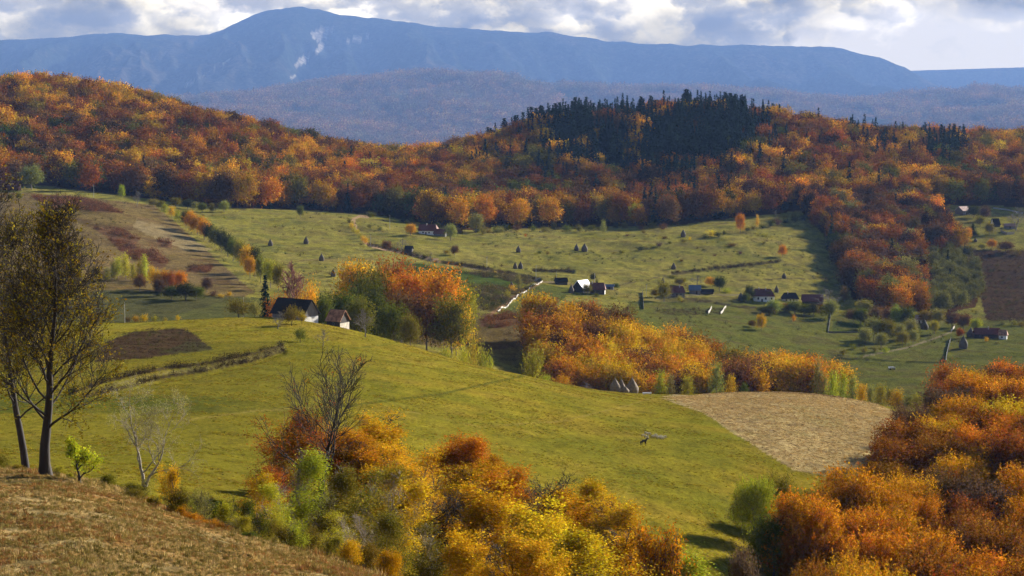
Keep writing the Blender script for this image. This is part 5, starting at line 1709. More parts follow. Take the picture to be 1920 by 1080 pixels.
    instance_mass("bracken", "rusty bracken and low scrub on the rough pastures", np.stack([x, y, z], 1), rng.integers(3, 5, n).astype(np.int32), rng.uniform(0, 6.28, n).astype(np.float32),
                  np.stack([s, s, s], 1).astype(np.float32), np.concatenate([T2, np.ones((n, 1))], 1).astype(np.float32))
    STUFF_COL = keep


build_foreground()
build_named_trees()
build_shrubs()
build_ground_cover()

# ------------------------------------------------------------------ farm buildings, stacks, fences, posts
M_WHITE = simple_mat("limewash", (.74, .72, .68), .9, 1.2, .22)
M_WHITE_DIRTY = simple_mat("old_limewash", (.55, .50, .42), .9, .8, .5)
M_PLANK = simple_mat("grey_planks", (.16, .15, .15), .85, 1.6, .45, .2, stretch=(4, 4, .35))
M_PLANK_DARK = simple_mat("dark_planks", (.045, .035, .030), .85, 1.6, .4, .2, stretch=(4, 4, .35))
M_ROOF_DARK = simple_mat("dark_shingle_roof", (.016, .013, .012), .95, 1.5, .4, .3)
M_ROOF_RED = simple_mat("red_tile_roof", (.15, .052, .040), .8, 1.6, .35, .3)
M_ROOF_ORANGE = simple_mat("orange_tile_roof", (.42, .20, .10), .8, 1.0, .55, .3, col2=(.12, .06, .035))
M_ROOF_PINK = simple_mat("faded_tile_roof", (.36, .22, .18), .85, 1.2, .3, .2)
M_TIN_BLUE = simple_mat("blue_grey_tin", (.13, .17, .22), .6, 1.0, .2, metal=.2)
M_TIN = simple_mat("bright_tin", (.78, .80, .82), .5, .6, .12)
M_BRICK = simple_mat("chimney_brick", (.42, .36, .32), .9, 3, .3)
M_PANE = simple_mat("window_pane", (.03, .035, .045), .15, 2, .2, spec=.6)
M_HAY = simple_mat("weathered_hay", (.105, .085, .060), .95, 2.6, .5, .6, stretch=(1, 1, .6))
M_HAY_GOLD = simple_mat("dry_hay", (.19, .145, .095), .95, 2.4, .5, .6, stretch=(1, 1, .6))
M_POLE = simple_mat("weathered_pole", (.42, .40, .37), .85, 2, .25)
M_POLE_DARK = simple_mat("dark_pole", (.10, .085, .07), .85, 2, .25)
M_BOARD = simple_mat("pale_boards", (.34, .31, .26), .8, .7, .18)
M_WOOL = simple_mat("fleece", (.62, .54, .40), .95, 8, .25)
M_WOOL_DARK = simple_mat("sheep_face", (.05, .035, .03), .9, 8, .2)
M_HORSE = simple_mat("dark_coat", (.012, .010, .010), .6, 5, .3)
M_MANE = simple_mat("black_mane", (.006, .006, .006), .8, 5, .3)
M_STICKS = simple_mat("grey_sticks", (.16, .12, .11), .9, 4, .4)


class MB:
    def __init__(self): self.v, self.f = [], []

    def add(self, vs_, fs_):
        o = len(self.v); self.v += [tuple(v) for v in vs_]; self.f += [tuple(i + o for i in f) for f in fs_]; return self

    def box(self, x0, x1, y0, y1, z0, z1, slope=None):
        return self.add([(x0, y0, z0), (x1, y0, z0), (x1, y1, z0), (x0, y1, z0), (x0, y0, z1), (x1, y0, z1), (x1, y1, z1), (x0, y1, z1)],
                        [(0, 3, 2, 1), (4, 5, 6, 7), (0, 1, 5, 4), (1, 2, 6, 5), (2, 3, 7, 6), (3, 0, 4, 7)])

    def bar(self, a, b, r, r2=None, s=6):
        V, Q = tube_arrays([(np.array([a, b], float), np.array([r, r2 or r]), s)])
        k = len(V)
        self.add(V, [tuple(q) for q in Q] + [tuple(range(s))[::-1], tuple(range(k - s, k))])
        return self

    def slab(self, pts, t):
        """a thick sheet on a planar polygon"""
        n = (Vector(pts[1]) - Vector(pts[0])).cross(Vector(pts[2]) - Vector(pts[0])).normalized() * t
        k = len(pts)
        top = [Vector(p) + n for p in pts]
        return self.add([tuple(p) for p in pts] + [tuple(p) for p in top], [tuple(range(k))[::-1], tuple(range(k, 2 * k))] + [(i, (i + 1) % k, k + (i + 1) % k, k + i) for i in range(k)])

    def build(self, name, mat, parent=None, bevel=0.0):
        me = bpy.data.meshes.new(name); me.from_pydata(self.v, [], self.f); me.materials.append(mat); me.update()
        return link(name, me, parent)


def house(name, label, loc, rz, L, Wd, h, hr, roof, wall, hip=0.0, hipb=None, over=.45, gable=None, lower=None, chim=None, windows=(), door=None, cat='house', group=None, sink=1.2):
    """ridge along local x; front wall at -y; right gable at +x. windows: (side, position, z0, w, h)"""
    t = empty(name, loc, rz, label, cat, group)
    w2, l2 = Wd / 2, L / 2
    hipb = hip if hipb is None else hipb
    wall_m = MB().box(-l2, l2, -w2, w2, -sink, h)
    wall_m.build('wall', wall, t)
    if lower is not None:
        MB().box(l2 + .01, l2 + .06, -w2 + .02, w2 - .02, -sink, h * .62).build('limewashed_base', lower, t)
    # gables
    for sgn, hp in ((1, hip), (-1, hipb)):
        if hp < .05:
            g = MB(); x0, x1 = sgn * (l2 - .12), sgn * (l2 + .03)
            g.add([(x0, -w2, h), (x0, w2, h), (x0, 0, h + hr), (x1, -w2, h), (x1, w2, h), (x1, 0, h + hr)], [(0, 1, 2), (5, 4, 3), (0, 3, 4, 1), (1, 4, 5, 2), (2, 5, 3, 0)])
            g.build('gable', gable or wall, t)
    r = MB(); e = over; k = hr / w2
    ez = h - k * e; th = .16
    rx1 = l2 + e - (hip * L / 2 if hip > .05 else 0); rx0 = -l2 - e + (hipb * L / 2 if hipb > .05 else 0)
    for s in (-1, 1):
        p = [(-l2 - e, s * (w2 + e), ez), (l2 + e, s * (w2 + e), ez), (rx1, 0, h + hr), (rx0, 0, h + hr)]
        if s == 1: p = p[::-1]
        r.slab(p, th)
    if hip > .05:
        r.slab([(l2 + e, -w2 - e, ez), (l2 + e, w2 + e, ez), (rx1, 0, h + hr)], th)
    if hipb > .05:
        r.slab([(-l2 - e, w2 + e, ez), (-l2 - e, -w2 - e, ez), (rx0, 0, h + hr)], th)
    ro = r.build('roof', roof, t)
    if chim is not None:
        for cx_ in (chim if hasattr(chim, '__len__') else [chim]):
            MB().box(cx_ - .3, cx_ + .3, -.9, -.35, h + hr * .4, h + hr + .9).build('chimney', M_BRICK, ro)
    for side, p, z0, ww, hh in windows:
        f, q = MB(), MB()
        if side == 'f':
            y = -w2; f.box(p - ww / 2, p + ww / 2, y - .07, y + .02, z0, z0 + hh); q.box(p - ww / 2 + .12, p + ww / 2 - .12, y - .09, y - .05, z0 + .12, z0 + hh - .12)
        else:
            x = l2; f.box(x - .02, x + .07, p - ww / 2, p + ww / 2, z0, z0 + hh); q.box(x + .05, x + .09, p - ww / 2 + .12, p + ww / 2 - .12, z0 + .12, z0 + hh - .12)
        fo = f.build('window', M_PLANK, t); q.build('pane', M_PANE, fo)
    if door is not None:
        MB().box(door - .5, door + .5, -w2 - .06, -w2 + .02, -.2, 1.9).build('door', M_PLANK_DARK, t)
    return t


def foot(X, b, dmin, dmax=2300, D=None):
    if D is not None:
        a, _ = pix_to(X, b, D); return Vector((float(a) * D, D, float(hgt(float(a) * D, D))))
    return ground(X, b, dmin, dmax)


def build_farms():
    R_ = math.radians
    G = "farm buildings of the valley"
    # the long barn: limewashed base under grey boards, dark roof
    g = foot(583, 604, 560, 640, D=602)
    rz = R_(36)                                        # ridge runs left and away
    house('barn', "long barn with steep black roof, grey plank gable and white limewashed base", g + Vector((-6.7 * math.cos(rz) , 6.7 * math.sin(rz), 0)) + Vector((0, 0, -.1)), -rz, 13.6, 6.6, 3.1, 4.1,
          M_ROOF_DARK, M_PLANK, gable=M_PLANK, lower=M_WHITE, over=.55, cat='barn', windows=(('f', -3, 1.2, .9, .9),), door=3.0)
    g = foot(636, 605, 560, 640, D=606)
    house('shed', "small timber shed with patchy orange tiles beside the long barn", g + Vector((-.6, 2.4, 0)), R_(62 - 90), 5.0, 5.4, 2.6, 3.0, M_ROOF_ORANGE, M_PLANK_DARK, gable=M_PLANK_DARK, lower=M_WHITE_DIRTY, over=.4, cat='shed', windows=(('f', 0, 1.0, .8, .8),))
    # red-roofed farmhouse under the forest
    g = foot(804, 440, 1000, 1500)
    house('farmhouse', "red-roofed white farmhouse alone below the forest", g + Vector((0, 3, 0)), R_(-14), 13.5, 7.5, 3.2, 4.0, M_ROOF_RED, M_WHITE, hip=.3, hipb=0, chim=(-1.5,), windows=(('f', -3.4, 1.0, 1.1, 1.2), ('f', 1.2, 1.0, 1.1, 1.2)), door=-1.2, group=G)
    g = foot(822, 442, 1000, 1500)
    house('farmhouse_wing', "low red-roofed wing at the right of the lone farmhouse", g + Vector((1.5, 1.0, -.3)), R_(-14), 8.5, 6, 2.2, 3.0, M_ROOF_RED, M_PLANK, hip=.0, hipb=0, cat='outbuilding', group=G, windows=(('f', 1, .8, .8, .8),))
    g = foot(767, 472, 1000, 1500)
    house('hut', "tiny dark hut beside the purple bare tree", g, R_(-8), 4.6, 3.6, 2.3, 1.6, M_ROOF_DARK, M_PLANK_DARK, cat='hut', door=0, group=G)
    # farm with the bright tin roof
    g = foot(1052, 533, 900, 1400)
    house('shed', "low dark shed left of the barn with bright tin roof", g, R_(10), 7.0, 4.5, 2.0, 2.0, M_ROOF_DARK, M_PLANK_DARK, cat='shed', group=G, door=0)
    g = foot(1092, 548, 900, 1400)
    house('barn', "dark barn with bright white tin roof", g + Vector((0, 2, 0)), R_(52), 9.5, 7.6, 2.8, 4.2, M_TIN, M_PLANK_DARK, cat='barn', group=G, over=.4, door=1)
    g = foot(1121, 551, 900, 1400)
    house('farmhouse', "dark red-roofed house right of the bright tin roof", g + Vector((0, 2, 0)), R_(-6), 8.5, 6.8, 3.0, 3.4, M_ROOF_RED, M_PLANK_DARK, lower=M_WHITE, hip=.25, hipb=0, chim=(-3.2,), group=G, windows=(('f', -1.5, 1.0, .9, 1.0), ('f', 2.2, 1, .9, 1.0)), door=.4)
    g = foot(1143, 542, 900, 1400)
    house('shed', "small lean shed with pale tin roof at the right end of the tin-roofed farm", g, R_(-12), 5.0, 3.2, 1.8, 1.0, M_TIN_BLUE, M_PLANK, cat='shed', group=G, door=0)
    g = foot(1268, 556, 900, 1400)
    house('farmhouse', "brown-roofed farmhouse half hidden by a round sage tree", g + Vector((0, 2, 0)), R_(4), 9.5, 6.5, 2.9, 3.2, M_ROOF_RED, M_PLANK, hip=.25, group=G, chim=(2.0,), windows=(('f', -2.5, 1, 1, 1), ('f', 2.5, 1, 1, 1)), door=0)
    g = foot(1303, 551, 900, 1400)
    house('barn', "low barn with blue-grey roof in the middle of the village", g + Vector((0, 1, 0)), R_(-3), 6.8, 5.5, 2.6, 2.7, M_TIN_BLUE, M_PLANK, cat='barn', group=G, door=1)
    g = foot(1325, 551, 900, 1400)
    house('shed', "low long shed right of the blue-grey roof", g, R_(0), 8.0, 3.6, 1.7, 1.2, M_ROOF_DARK, M_PLANK_DARK, lower=M_WHITE_DIRTY, cat='shed', group=G, door=-1)
    g = foot(1433, 565, 900, 1400)
    house('farmhouse', "largest white village house with hipped red roof and dark window", g + Vector((0, 3, -.3)), R_(-4), 12.5, 8.5, 3.8, 3.9, M_ROOF_RED, M_WHITE, hip=.42, hipb=.2, chim=(-3.0, 1.2), windows=(('f', 1.0, 1.4, 1.1, 1.5), ('f', -3.5, 1.4, 1.1, 1.5), ('f', 4.6, 1.4, 1.0, 1.4)), door=-1.2, group=G)
    g = foot(1482, 566, 900, 1400)
    house('farmhouse', "smaller white house with dark hipped roof between two larger ones", g + Vector((0, 2, -.2)), R_(-3), 10.0, 6.5, 2.4, 3.2, M_ROOF_DARK, M_WHITE_DIRTY, hip=.4, hipb=.35, chim=(-1.5,), windows=(('f', -2.5, .8, .9, 1), ('f', 2.0, .8, .9, 1)), door=0, group=G)
    g = foot(1524, 574, 900, 1400)
    house('barn', "long barn with dark red roof at the village's right", g + Vector((0, 2, -.2)), R_(-5), 12.5, 8, 3.6, 3.6, M_ROOF_RED, M_PLANK_DARK, cat='barn', group=G, door=2)
    g = foot(1662, 612, 850, 1300)
    house('shed', "dark shed behind the sage orchard", g + Vector((0, 2, 0)), R_(-4), 7.5, 5, 2.6, 1.8, M_ROOF_PINK, M_PLANK_DARK, cat='shed', group=G, door=1)
    g = foot(1697, 608, 850, 1300)
    house('outbuilding', "pinkish-roofed outbuilding behind the sage orchard", g + Vector((0, 2, 0)), R_(-8), 6.0, 4.6, 2.3, 2.0, M_ROOF_PINK, M_PLANK, cat='outbuilding', group=G, door=0)
    g = foot(1727, 606, 850, 1300)
    house('farmhouse', "small bright white house beside the sage orchard", g + Vector((0, 2, 0)), R_(-10), 6.5, 5.2, 2.6, 2.2, M_ROOF_PINK, M_WHITE, hip=.3, group=G, windows=(('f', 1.4, .9, .8, .9),), door=-.8)
    g = foot(1852, 634, 850, 1300)
    house('farmhouse', "long dark red-roofed farmhouse above the haystack at far right", g + Vector((0, 2.5, -.2)), R_(-4), 13.5, 6.0, 2.7, 2.9, M_ROOF_RED, M_PLANK_DARK, hip=0, chim=(.8,), windows=(('f', -4, .9, .9, 1),), door=-1.5, group=G)
    g = foot(1881, 636, 850, 1300)
    house('farmhouse_wing', "white-walled wing with orange tiles at the long farmhouse's right end", g + Vector((.4, 2.0, -.2)), R_(-18), 4.2, 5.6, 2.7, 2.5, M_ROOF_ORANGE, M_WHITE, hip=.4, hipb=0, windows=(('f', -.4, .9, .9, 1),), cat='outbuilding', group=G)
    g = foot(1806, 402, 1300, 1900)
    house('barn', "grey barn with pinkish roof high on the right meadow", g + Vector((0, 2, 0)), R_(38), 10.5, 8.5, 3.6, 3.4, M_ROOF_PINK, M_PLANK, cat='barn', group=G, door=0)
    g = foot(1866, 424, 1200, 1900)
    house('hut', "pointed dark hut with a white gable triangle on the right meadow", g, R_(20), 6.0, 6.0, 1.6, 5.0, M_ROOF_DARK, M_PLANK_DARK, gable=M_WHITE, cat='hut', group=G, door=0)
    g = foot(1893, 428, 1200, 1900)
    house('outbuilding', "low pale-roofed outbuilding behind the bare trees on the right meadow", g, R_(-6), 9.0, 5, 2.2, 1.8, M_ROOF_PINK, M_PLANK, cat='outbuilding', group=G, door=0)
    g = foot(16, 356, 1350, 1700)
    house('barn', "dark red barn at the left picture edge under the forest", g + Vector((0, 1, 0)), R_(-3), 17, 7, 3.4, 3.6, M_ROOF_RED, simple_mat("red_boards", (.085, .025, .02), .85, 1.6, .4, stretch=(4, 4, .35)), cat='barn', group=G, door=3)


def lathe(prof, s, rng, wob):
    V, Fc = [], []
    for i, (r, z) in enumerate(prof):
        for k in range(s):
            a = 2 * math.pi * k / s
            q = r * (1 + (rng.random() - .5) * wob)
            V.append((q * math.cos(a), q * math.sin(a), z + (rng.random() - .5) * wob * .4 * (0 < i < len(prof) - 1)))
    for i in range(len(prof) - 1):
        for k in range(s):
            Fc.append((i * s + k, i * s + (k + 1) % s, (i + 1) * s + (k + 1) % s, (i + 1) * s + k))
    Fc.append(tuple(range(s))[::-1]); Fc.append(tuple(range((len(prof) - 1) * s, len(prof) * s)))
    return V, Fc


def build_haystacks():
    rng = random.Random(4)
    H, Wd = 4.6, 4.0
    prof = [(1.55, -.5), (1.75, .2), (1.95, .9), (1.92, 1.5), (1.65, 2.2), (1.22, 2.9), (.80, 3.5), (.42, 4.1), (.12, 4.55)]
    bodies = {}
    for mk, mat in (('grey', M_HAY), ('gold', M_HAY_GOLD)):
        for v in range(2):
            m = MB(); m.add(*lathe(prof, 18, rng, .10)); me = m.build('haystack_body', mat)
            bodies[mk, v] = me.data; me.data.polygons.foreach_set('use_smooth', [True] * len(me.data.polygons)); bpy.data.objects.remove(me)
    pm = MB(); pm.bar((0, 0, 4.2), (.06, 0, 5.1), .05); po = pm.build('pole', M_POLE_DARK); pmesh = po.data; bpy.data.objects.remove(po)
    L = [(507, 461, 13, 1, "haystack highest left on the pale meadow"), (574, 457, 14, 1, "haystack right of the highest left one"), (603, 489, 14, 1, "third haystack down the pale meadow"),
         (625, 518, 14, 1, "lowest haystack of the pale meadow, above the copse"), (972, 473, 13, 1, "lone haystack in the middle of the far meadow"), (1081, 470, 13, 1, "left one of the upper haystack pair"),
         (1096, 471, 15, 1.1, "right, larger one of the upper haystack pair"), (966, 504, 13, .9, "left one of the haystack pair above the lane"), (976, 504, 14, .9, "right one of the haystack pair above the lane"),
         (1281, 444, 14, 1, "haystack near the shaded forest foot"), (1263, 505, 13, 1, "haystack above the village bushes, with low bush behind"), (1470, 522, 11, 1.1, "haystack in the shadow edge of the right wood"),
         (1071, 550, 17, .9, "slim dark haystack against the tin-roofed barn"), (1243, 531, 11, .8, "small dark haystack behind the village's tallest tree"), (1389, 562, 14, 1.1, "haystack left of the largest white house"),
         (1456, 548, 13, .9, "dark pointed haystack behind the largest white house"), (1806, 653, 24, 1.0, "tallest haystack on the lit meadow at far right"), (1733, 618, 19, 1.1, "round dark haystack in front of the small white house"),
         (1820, 632, 18, 1.2, "dark haystack at the left end of the long farmhouse"), (1829, 453, 7, 1.4, "small dark haystack on the scrubby bank at upper right"), (959, 540, 13, .9, "small dark haystack below the green strip"),
         (1481, 688, 15, 1.1, "left dark haystack behind the middle grove's right end"), (1497, 690, 20, 1.1, "right dark haystack behind the middle grove's right end")]
    for i, (X, b, h, wk, lab) in enumerate(L):
        g = foot(X, b, 840, 2000)
        s = h * g.y / F / H
        t = empty('haystack', g, rng.uniform(0, 6), lab, 'haystack', "haystacks on the meadows")
        link('hay', bodies['grey', i % 2], t); link('pole', pmesh, t)
        t.scale = (s * wk * .85, s * wk * .85, s)
    for X, b, h, wk, D, mk, lab in [(1153, 737, 27, .95, 634, 'gold', "tall straw-coloured haystack, left of the three by the grove"), (1165, 735, 29, .75, 642, 'gold', "slim haystack leaning behind the left tall one"),
                                    (1185, 739, 31, .95, 638, 'gold', "tallest straw haystack, right of the three by the grove"), (1172, 739, 12, 1.6, 630, 'gold', "low slumped hay heap between the tall haystacks")]:
        g = foot(X, b, 600, 700, D=D)
        s = h * g.y / F / H
        t = empty('haystack', g, rng.uniform(0, 6), lab, 'haystack', "haystacks by the middle grove")
        link('hay', bodies[mk, 0], t); link('pole', pmesh, t); t.scale = (s * wk, s * wk, s)
    # heap of cut branches beside them
    g = foot(1099, 723, 600, 700, D=632)
    m = MB(); rr = random.Random(3)
    for i in range(150):
        a = rr.uniform(0, 6.28); r = rr.uniform(0, 2.6); L2 = rr.uniform(1.2, 2.6)
        p = Vector((r * math.cos(a), r * .7 * math.sin(a), rr.uniform(-.1, 1) * (2.4 * (1 - r / 3.0))))
        d = Vector((rr.gauss(0, 1), rr.gauss(0, 1), rr.gauss(0, .45) + .25)).normalized()
        m.bar(p - d * L2 / 2, p + d * L2 / 2, .045, .02, 4)
    o = m.build('brush_heap', M_STICKS); o.location = g
    tag(o, "grey heap of cut branches at the meadow's upper edge", 'brush heap')


def board_fence(name, label, line, dmin, dmax, hgt_, mat, bay=2.5, boards=3, thick=.05, full=False, group=None, gap=0, post_mat=None):
    P = [foot(X, b, dmin, dmax) for X, b in line]
    t = empty(name, P[0], 0, label, 'fence', group)
    o = P[0]; posts = []
    for a, b in zip(P[:-1], P[1:]):
        n = max(1, int((b - a).length / bay))
        for k in range(n):
            p = a.lerp(b, k / n); q = a.lerp(b, (k + 1) / n)
            p.z = float(hgt(p.x, p.y)); q.z = float(hgt(q.x, q.y)); posts.append((p - o, q - o))
    pm = MB(); pm.box(-.06, .06, -.06, .06, -.4, hgt_ + .1)
    first = None
    for p, q in posts[:90]:
        if first is None:
            first = pm.build('post', post_mat or mat, t); first.location = p
        else:
            c = first.copy(); COL.objects.link(c); c.parent = t; c.location = p
    bm_ = MB(); rr = random.Random(2)
    for i, (p, q) in enumerate(posts):
        if gap and i % gap == gap - 1: continue
        d = (q - p); d.z = 0; nrm = Vector((-d.y, d.x, 0)).normalized() * .08
        for k in range(boards):
            z = hgt_ * (k + .5) / boards; w = hgt_ / boards * (.46 if not full else .5)
            dz = rr.uniform(-.03, .03)
            a, b = p - nrm, q - nrm
            bm_.slab([a + Vector((0, 0, z - w + dz)), b + Vector((0, 0, z - w - dz)), b + Vector((0, 0, z + w - dz)), a + Vector((0, 0, z + w + dz))], thick)
    bm_.build('boards', mat, t)
    return t


def build_fences():
    board_fence('board_fence', "long pale board fence running up beside the dirt lane", [(933, 585), (955, 570), (985, 548), (1005, 534), (1017, 528)], 780, 1300, .85, M_BOARD, bay=3.0, boards=2, full=True, gap=6)
    board_fence('board_fence', "short pale board fence at the lane's top bend", [(1000, 529), (1013, 523)], 850, 1300, .9, M_BOARD, bay=3, boards=2, full=True)
    board_fence('plot_fence', "left pale fence row on the bare plot", [(1328, 588), (1334, 578)], 850, 1300, 1.5, M_BOARD, bay=2.5, boards=2, full=True)
    board_fence('plot_fence', "right pale fence row on the bare plot", [(1351, 589), (1361, 577)], 850, 1300, 1.5, M_BOARD, bay=2.5, boards=2, full=True)
    board_fence('garden_fence', "thin pale garden fence going down from the bare tree", [(1558, 586), (1556, 604), (1553, 624)], 850, 1300, 1.0, M_BOARD, bay=3, boards=2)
    board_fence('garden_fence', "dark fence along the vegetable garden's lower side", [(1553, 624), (1620, 625)], 850, 1300, .9, M_POLE_DARK, bay=3, boards=3)
    board_fence('lattice_fence', "tall dark fence with pale posts beside the village's tallest tree", [(1205, 549), (1207, 580)], 850, 1300, 1.6, M_POLE_DARK, bay=2.2, boards=5, post_mat=M_POLE)
    board_fence('lattice_fence', "pale fence going down the lit meadow at far right", [(1783, 637), (1778, 655), (1774, 678)], 800, 1300, 1.5, M_POLE, bay=3, boards=5)
    board_fence('board_fence', "pale fence at the bend of the village track", [(1783, 622), (1790, 613)], 800, 1300, 1.3, M_BOARD, bay=2.5, boards=2, full=True)
    board_fence('board_fence', "broken white boards in front of the right meadow's bare trees", [(1876, 434), (1888, 440), (1902, 439)], 1200, 1900, 2.0, M_BOARD, bay=3, boards=2, full=True)
    board_fence('rail_fence', "grey rail fence along the upper right lane", [(1862, 391), (1885, 394), (1918, 401)], 1300, 1900, 1.3, M_POLE, bay=4, boards=3)


def build_poles():
    G = "utility poles"
    m = MB(); m.bar((0, 0, -.6), (0, 0, 9), .14, .10, 8); base = m.build('pole', M_POLE); pme = base.data; bpy.data.objects.remove(base)
    m = MB(); m.box(-.8, .8, -.06, .06, 8.4, 8.55); 
    for x in (-.7, 0, .7): m.bar((x, 0, 8.55), (x, 0, 8.8), .05)
    base = m.build('crossarm', M_POLE_DARK); cme = base.data; bpy.data.objects.remove(base)
    for X, b, h, lo, hi, cr, lab in [(457, 592, 52, 540, 640, False, "tall pale concrete pole left of the barn"), (234, 603, 50, 540, 640, False, "pale pole at the left hill crest, before the shaded pasture"),
                                     (176, 370, 24, 1300, 1600, True, "thin pole at the forest edge on the left hill"), (450, 383, 24, 1300, 1640, True, "thin pole at the forest edge below the left ridge"),
                                     (695, 462, 24, 1000, 1500, True, "thin pole where the lane bends"), (731, 429, 26, 1000, 1500, True, "thin pole left of the lone farmhouse"),
                                     (913, 505, 24, 900, 1400, True, "thin pole on the far meadow right of the lane bank"), (1005, 524, 27, 900, 1400, True, "thin pole at the fence's upper end"),
                                     (1043, 530, 22, 900, 1400, True, "thin pole beside the low dark shed"), (1115, 548, 36, 900, 1400, False, "slim pale pole above the dark red-roofed house"),
                                     (1212, 556, 24, 900, 1400, True, "thin pole left of the village's tallest tree"), (1556, 590, 30, 900, 1400, True, "thin pole before the bare village tree"),
                                     (1717, 384, 22, 1400, 1900, True, "thin pole on the upper right meadow")]:
        g = foot(X, b, lo, hi)
        s = h * g.y / F / 9
        t = empty('utility_pole', g, .3, lab, 'utility pole', G)
        link('post', pme, t)
        if cr: link('crossarm', cme, t)
        t.scale = (max(s, .8), max(s, .8), s)


def skin_body(name, verts, edges, radii, mat, parent=None, sub=2, root=0):
    me = bpy.data.meshes.new(name); me.from_pydata(verts, edges, []); me.materials.append(mat)
    o = bpy.data.objects.new(name, me); COL.objects.link(o)
    md = o.modifiers.new('skin', 'SKIN'); md.use_smooth_shade = True
    sv = me.skin_vertices[0].data
    for i, r in enumerate(radii):
        sv[i].radius = (r, r) if not hasattr(r, '__len__') else r
        sv[i].use_root = (i == root)
    ss = o.modifiers.new('sub', 'SUBSURF'); ss.levels = sub; ss.render_levels = sub
    dg = bpy.context.evaluated_depsgraph_get(); dg.update()
    me2 = bpy.data.meshes.new_from_object(o.evaluated_get(dg)); me2.name = name
    bpy.data.objects.remove(o)
    if not me2.materials: me2.materials.append(mat)
    return link(name, me2, parent)


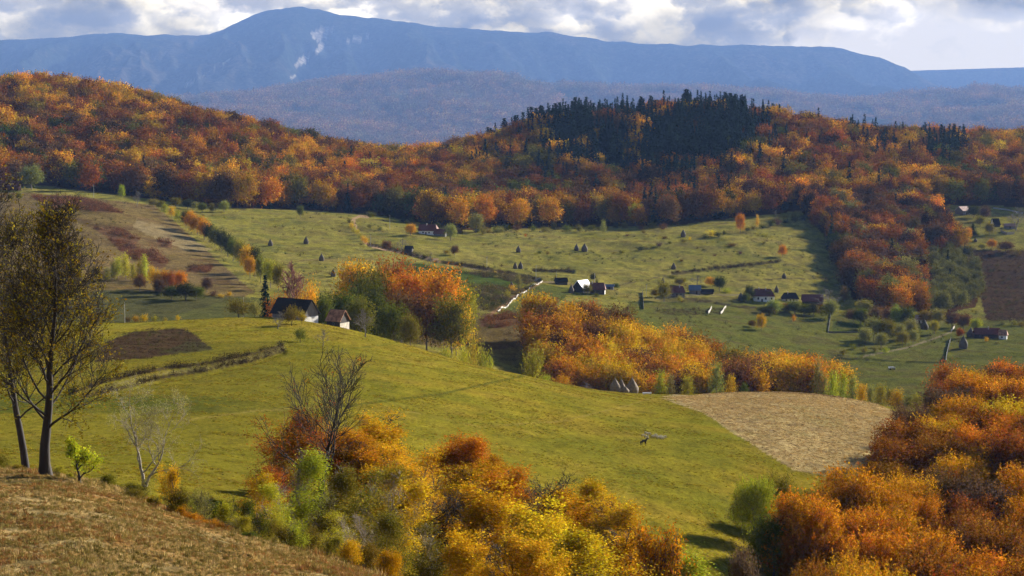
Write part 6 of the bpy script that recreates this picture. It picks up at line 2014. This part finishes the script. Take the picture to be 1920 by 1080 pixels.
def build_animals():
    # sheep: long fleece body, lowered dark head, four thin legs. Facing +x
    def sheep(pose):
        hd = [(.50, 0, .62), (.66, 0, .56), (.78, 0, .38), (.86, 0, .22)] if pose == 0 else [(.50, 0, .70), (.64, 0, .84), (.74, 0, .92), (.88, 0, .86)]
        V = [(-.05, 0, .62), (.28, 0, .62), hd[0], hd[1], hd[2], hd[3], (-.34, 0, .62), (-.52, 0, .58), (-.62, 0, .42)]
        E = [(0, 1), (1, 2), (2, 3), (3, 4), (4, 5), (0, 6), (6, 7), (7, 8)]
        Rr = [.27, .26, .20, .12, .085, .05, .27, .20, .05]
        for s in (-1, 1):
            i = len(V); V += [(.32, s * .14, .40), (.33, s * .14, .20), (.33, s * .14, 0)]; E += [(1, i), (i, i + 1), (i + 1, i + 2)]; Rr += [.085, .04, .035]
            i = len(V); V += [(-.36, s * .14, .42), (-.42, s * .14, .22), (-.38, s * .14, 0)]; E += [(6, i), (i, i + 1), (i + 1, i + 2)]; Rr += [.10, .045, .035]
            i = len(V); p = Vector(hd[1]); V += [(p.x + .02, s * .14, p.z + .03)]; E += [(3, i)]; Rr += [.025]
        return V, E, Rr
    m, nt, out = new_mat("sheep_coat")
    b = nt.nodes.new('ShaderNodeBsdfPrincipled'); b.inputs['Roughness'].default_value = .95
    tc = nt.nodes.new('ShaderNodeTexCoord'); sp = nt.nodes.new('ShaderNodeSeparateXYZ'); nt.links.new(tc.outputs['Object'], sp.inputs[0])
    face = mathn(nt, 'MAXIMUM', mathn(nt, 'MULTIPLY_ADD', sp.outputs[0], 12, -7.4, clamp=True), mathn(nt, 'MULTIPLY_ADD', sp.outputs[2], -14, 4.6, clamp=True), clamp=True)
    nt.links.new(mixc(nt, face, (.50, .43, .30), (.05, .035, .028)), b.inputs['Base Color']); nt.links.new(b.outputs[0], out.inputs[0])
    protos = []
    for pose in (0, 1):
        o = skin_body('sheep', *sheep(pose), m, root=0); protos.append(o.data); bpy.data.objects.remove(o)
    G = "sheep grazing on the meadow"
    L = [(1206.5, 820, 200, 0, "sheep at the left end of the flock, lower one beside the horse"), (1213, 823, 170, 0, "lowest sheep of the left cluster, just above the horse"),
         (1212, 816, 190, 1, "uppermost sheep of the left cluster"), (1217, 817, 20, 0, "sheep at the right of the left cluster"),
         (1224, 822, 195, 0, "leftmost sheep of the right cluster"), (1229, 819.5, 10, 0, "palest sheep at the top of the right cluster"), (1232, 822, 170, 0, "third sheep from the left in the right cluster"),
         (1235, 824, 185, 0, "sheep in the middle of the right cluster"), (1239, 822, 200, 0, "sheep right of the middle of the right cluster"), (1242, 825, 190, 0, "lowest sheep of the right cluster"), (1246.5, 822.5, 15, 0, "sheep at the right end of the flock")]
    for X, b_, a, pose, lab in L:
        g = foot(X, b_, 360, 600)
        o = link('sheep', protos[pose]); o.location = g + Vector((0, 0, -.02)); o.rotation_euler = (0, 0, math.radians(a)); o.scale = (.70, .62, .90)
        tag(o, lab, 'sheep', G)
    # horse, dark, head lifted to the right, facing right and a little away
    V = [(0, 0, 1.22), (.42, 0, 1.24), (.74, 0, 1.34), (.98, 0, 1.62), (1.16, 0, 1.86), (1.40, 0, 1.72), (1.58, 0, 1.56), (-.40, 0, 1.26), (-.70, 0, 1.28)]
    E = [(0, 1), (1, 2), (2, 3), (3, 4), (4, 5), (5, 6), (0, 7), (7, 8)]
    Rr = [.33, .34, .26, .17, .13, .10, .075, .34, .26]
    for s in (-1, 1):
        i = len(V); V += [(.52, s * .17, .88), (.55, s * .17, .50), (.53, s * .17, .12), (.60, s * .17, .02)]; E += [(1, i), (i, i + 1), (i + 1, i + 2), (i + 2, i + 3)]; Rr += [.13, .065, .045, .06]
        x = -.08 * s
        i = len(V); V += [(-.62 + x, s * .17, .90), (-.78 + x, s * .17, .55), (-.70 + x, s * .17, .12), (-.64 + x, s * .17, .02)]; E += [(8, i), (i, i + 1), (i + 1, i + 2), (i + 2, i + 3)]; Rr += [.17, .075, .05, .06]
        i = len(V); V += [(1.13, s * .07, 2.02)]; E += [(4, i)]; Rr += [.03]
    g = foot(1207, 835.5, 360, 600)
    o = skin_body('horse', V, E, Rr, M_HORSE); o.location = g; o.rotation_euler = (0, 0, math.radians(28)); o.scale = (.82, .85, .86)
    tag(o, "dark horse standing with raised head below the sheep", 'horse')
    mn = MB()
    for k in range(7):
        f = k / 6; p = Vector((.72 + .40 * f, 0, 1.60 + .40 * f)); mn.slab([p, p + Vector((.09, 0, .09)), p + Vector((.02, .10, -.16)), p + Vector((-.08, .10, -.22))], .05)
    mn.build('mane', M_MANE, o)
    tl = MB(); tl.bar((-.92, 0, 1.34), (-1.08, 0, 1.0), .06, .09); tl.bar((-1.08, 0, 1.0), (-1.10, 0, .45), .09, .03); tl.build('tail', M_MANE, o)
    # trough by the stacks
    g = foot(1213, 742, 560, 700, D=622)
    t = empty('water_trough', g, .25, "small white trough on the grass right of the haystacks", 'trough')
    mm = MB(); mm.box(-1.4, 1.4, -.35, .35, .35, .45); mm.box(-1.4, 1.4, -.4, -.34, .35, .85); mm.box(-1.4, 1.4, .34, .4, .35, .85); mm.box(-1.45, -1.38, -.4, .4, .35, .85); mm.box(1.38, 1.45, -.4, .4, .35, .85); mm.build('basin', M_WHITE, t)
    for sx in (-1.1, 1.1):
        l = MB(); l.box(sx - .08, sx + .08, -.3, .3, -.2, .36); l.build('leg', M_PLANK, t)
    g = foot(1672, 693, 830, 1200)
    t = empty('hay_cart', g, .2, "small pale cart alone on the dark green valley meadow", 'cart')
    c = MB(); c.box(-1.5, 1.5, -.7, .7, .7, .8); c.slab([(-1.5, -.72, .8), (1.5, -.72, .8), (1.6, -.95, 1.4), (-1.6, -.95, 1.4)], .05); c.slab([(-1.6, .95, 1.4), (1.6, .95, 1.4), (1.5, .72, .8), (-1.5, .72, .8)], .05); c.build('bed', M_WHITE, t)
    for sx in (-1, 1):
        for sy in (-1, 1):
            w = MB(); w.bar((sx, sy * .8, .4), (sx, sy * .9, .4), .4, .4, 14); w.build('wheel', M_PLANK_DARK, t)


build_farms()
build_haystacks()
build_fences()
build_poles()
build_animals()
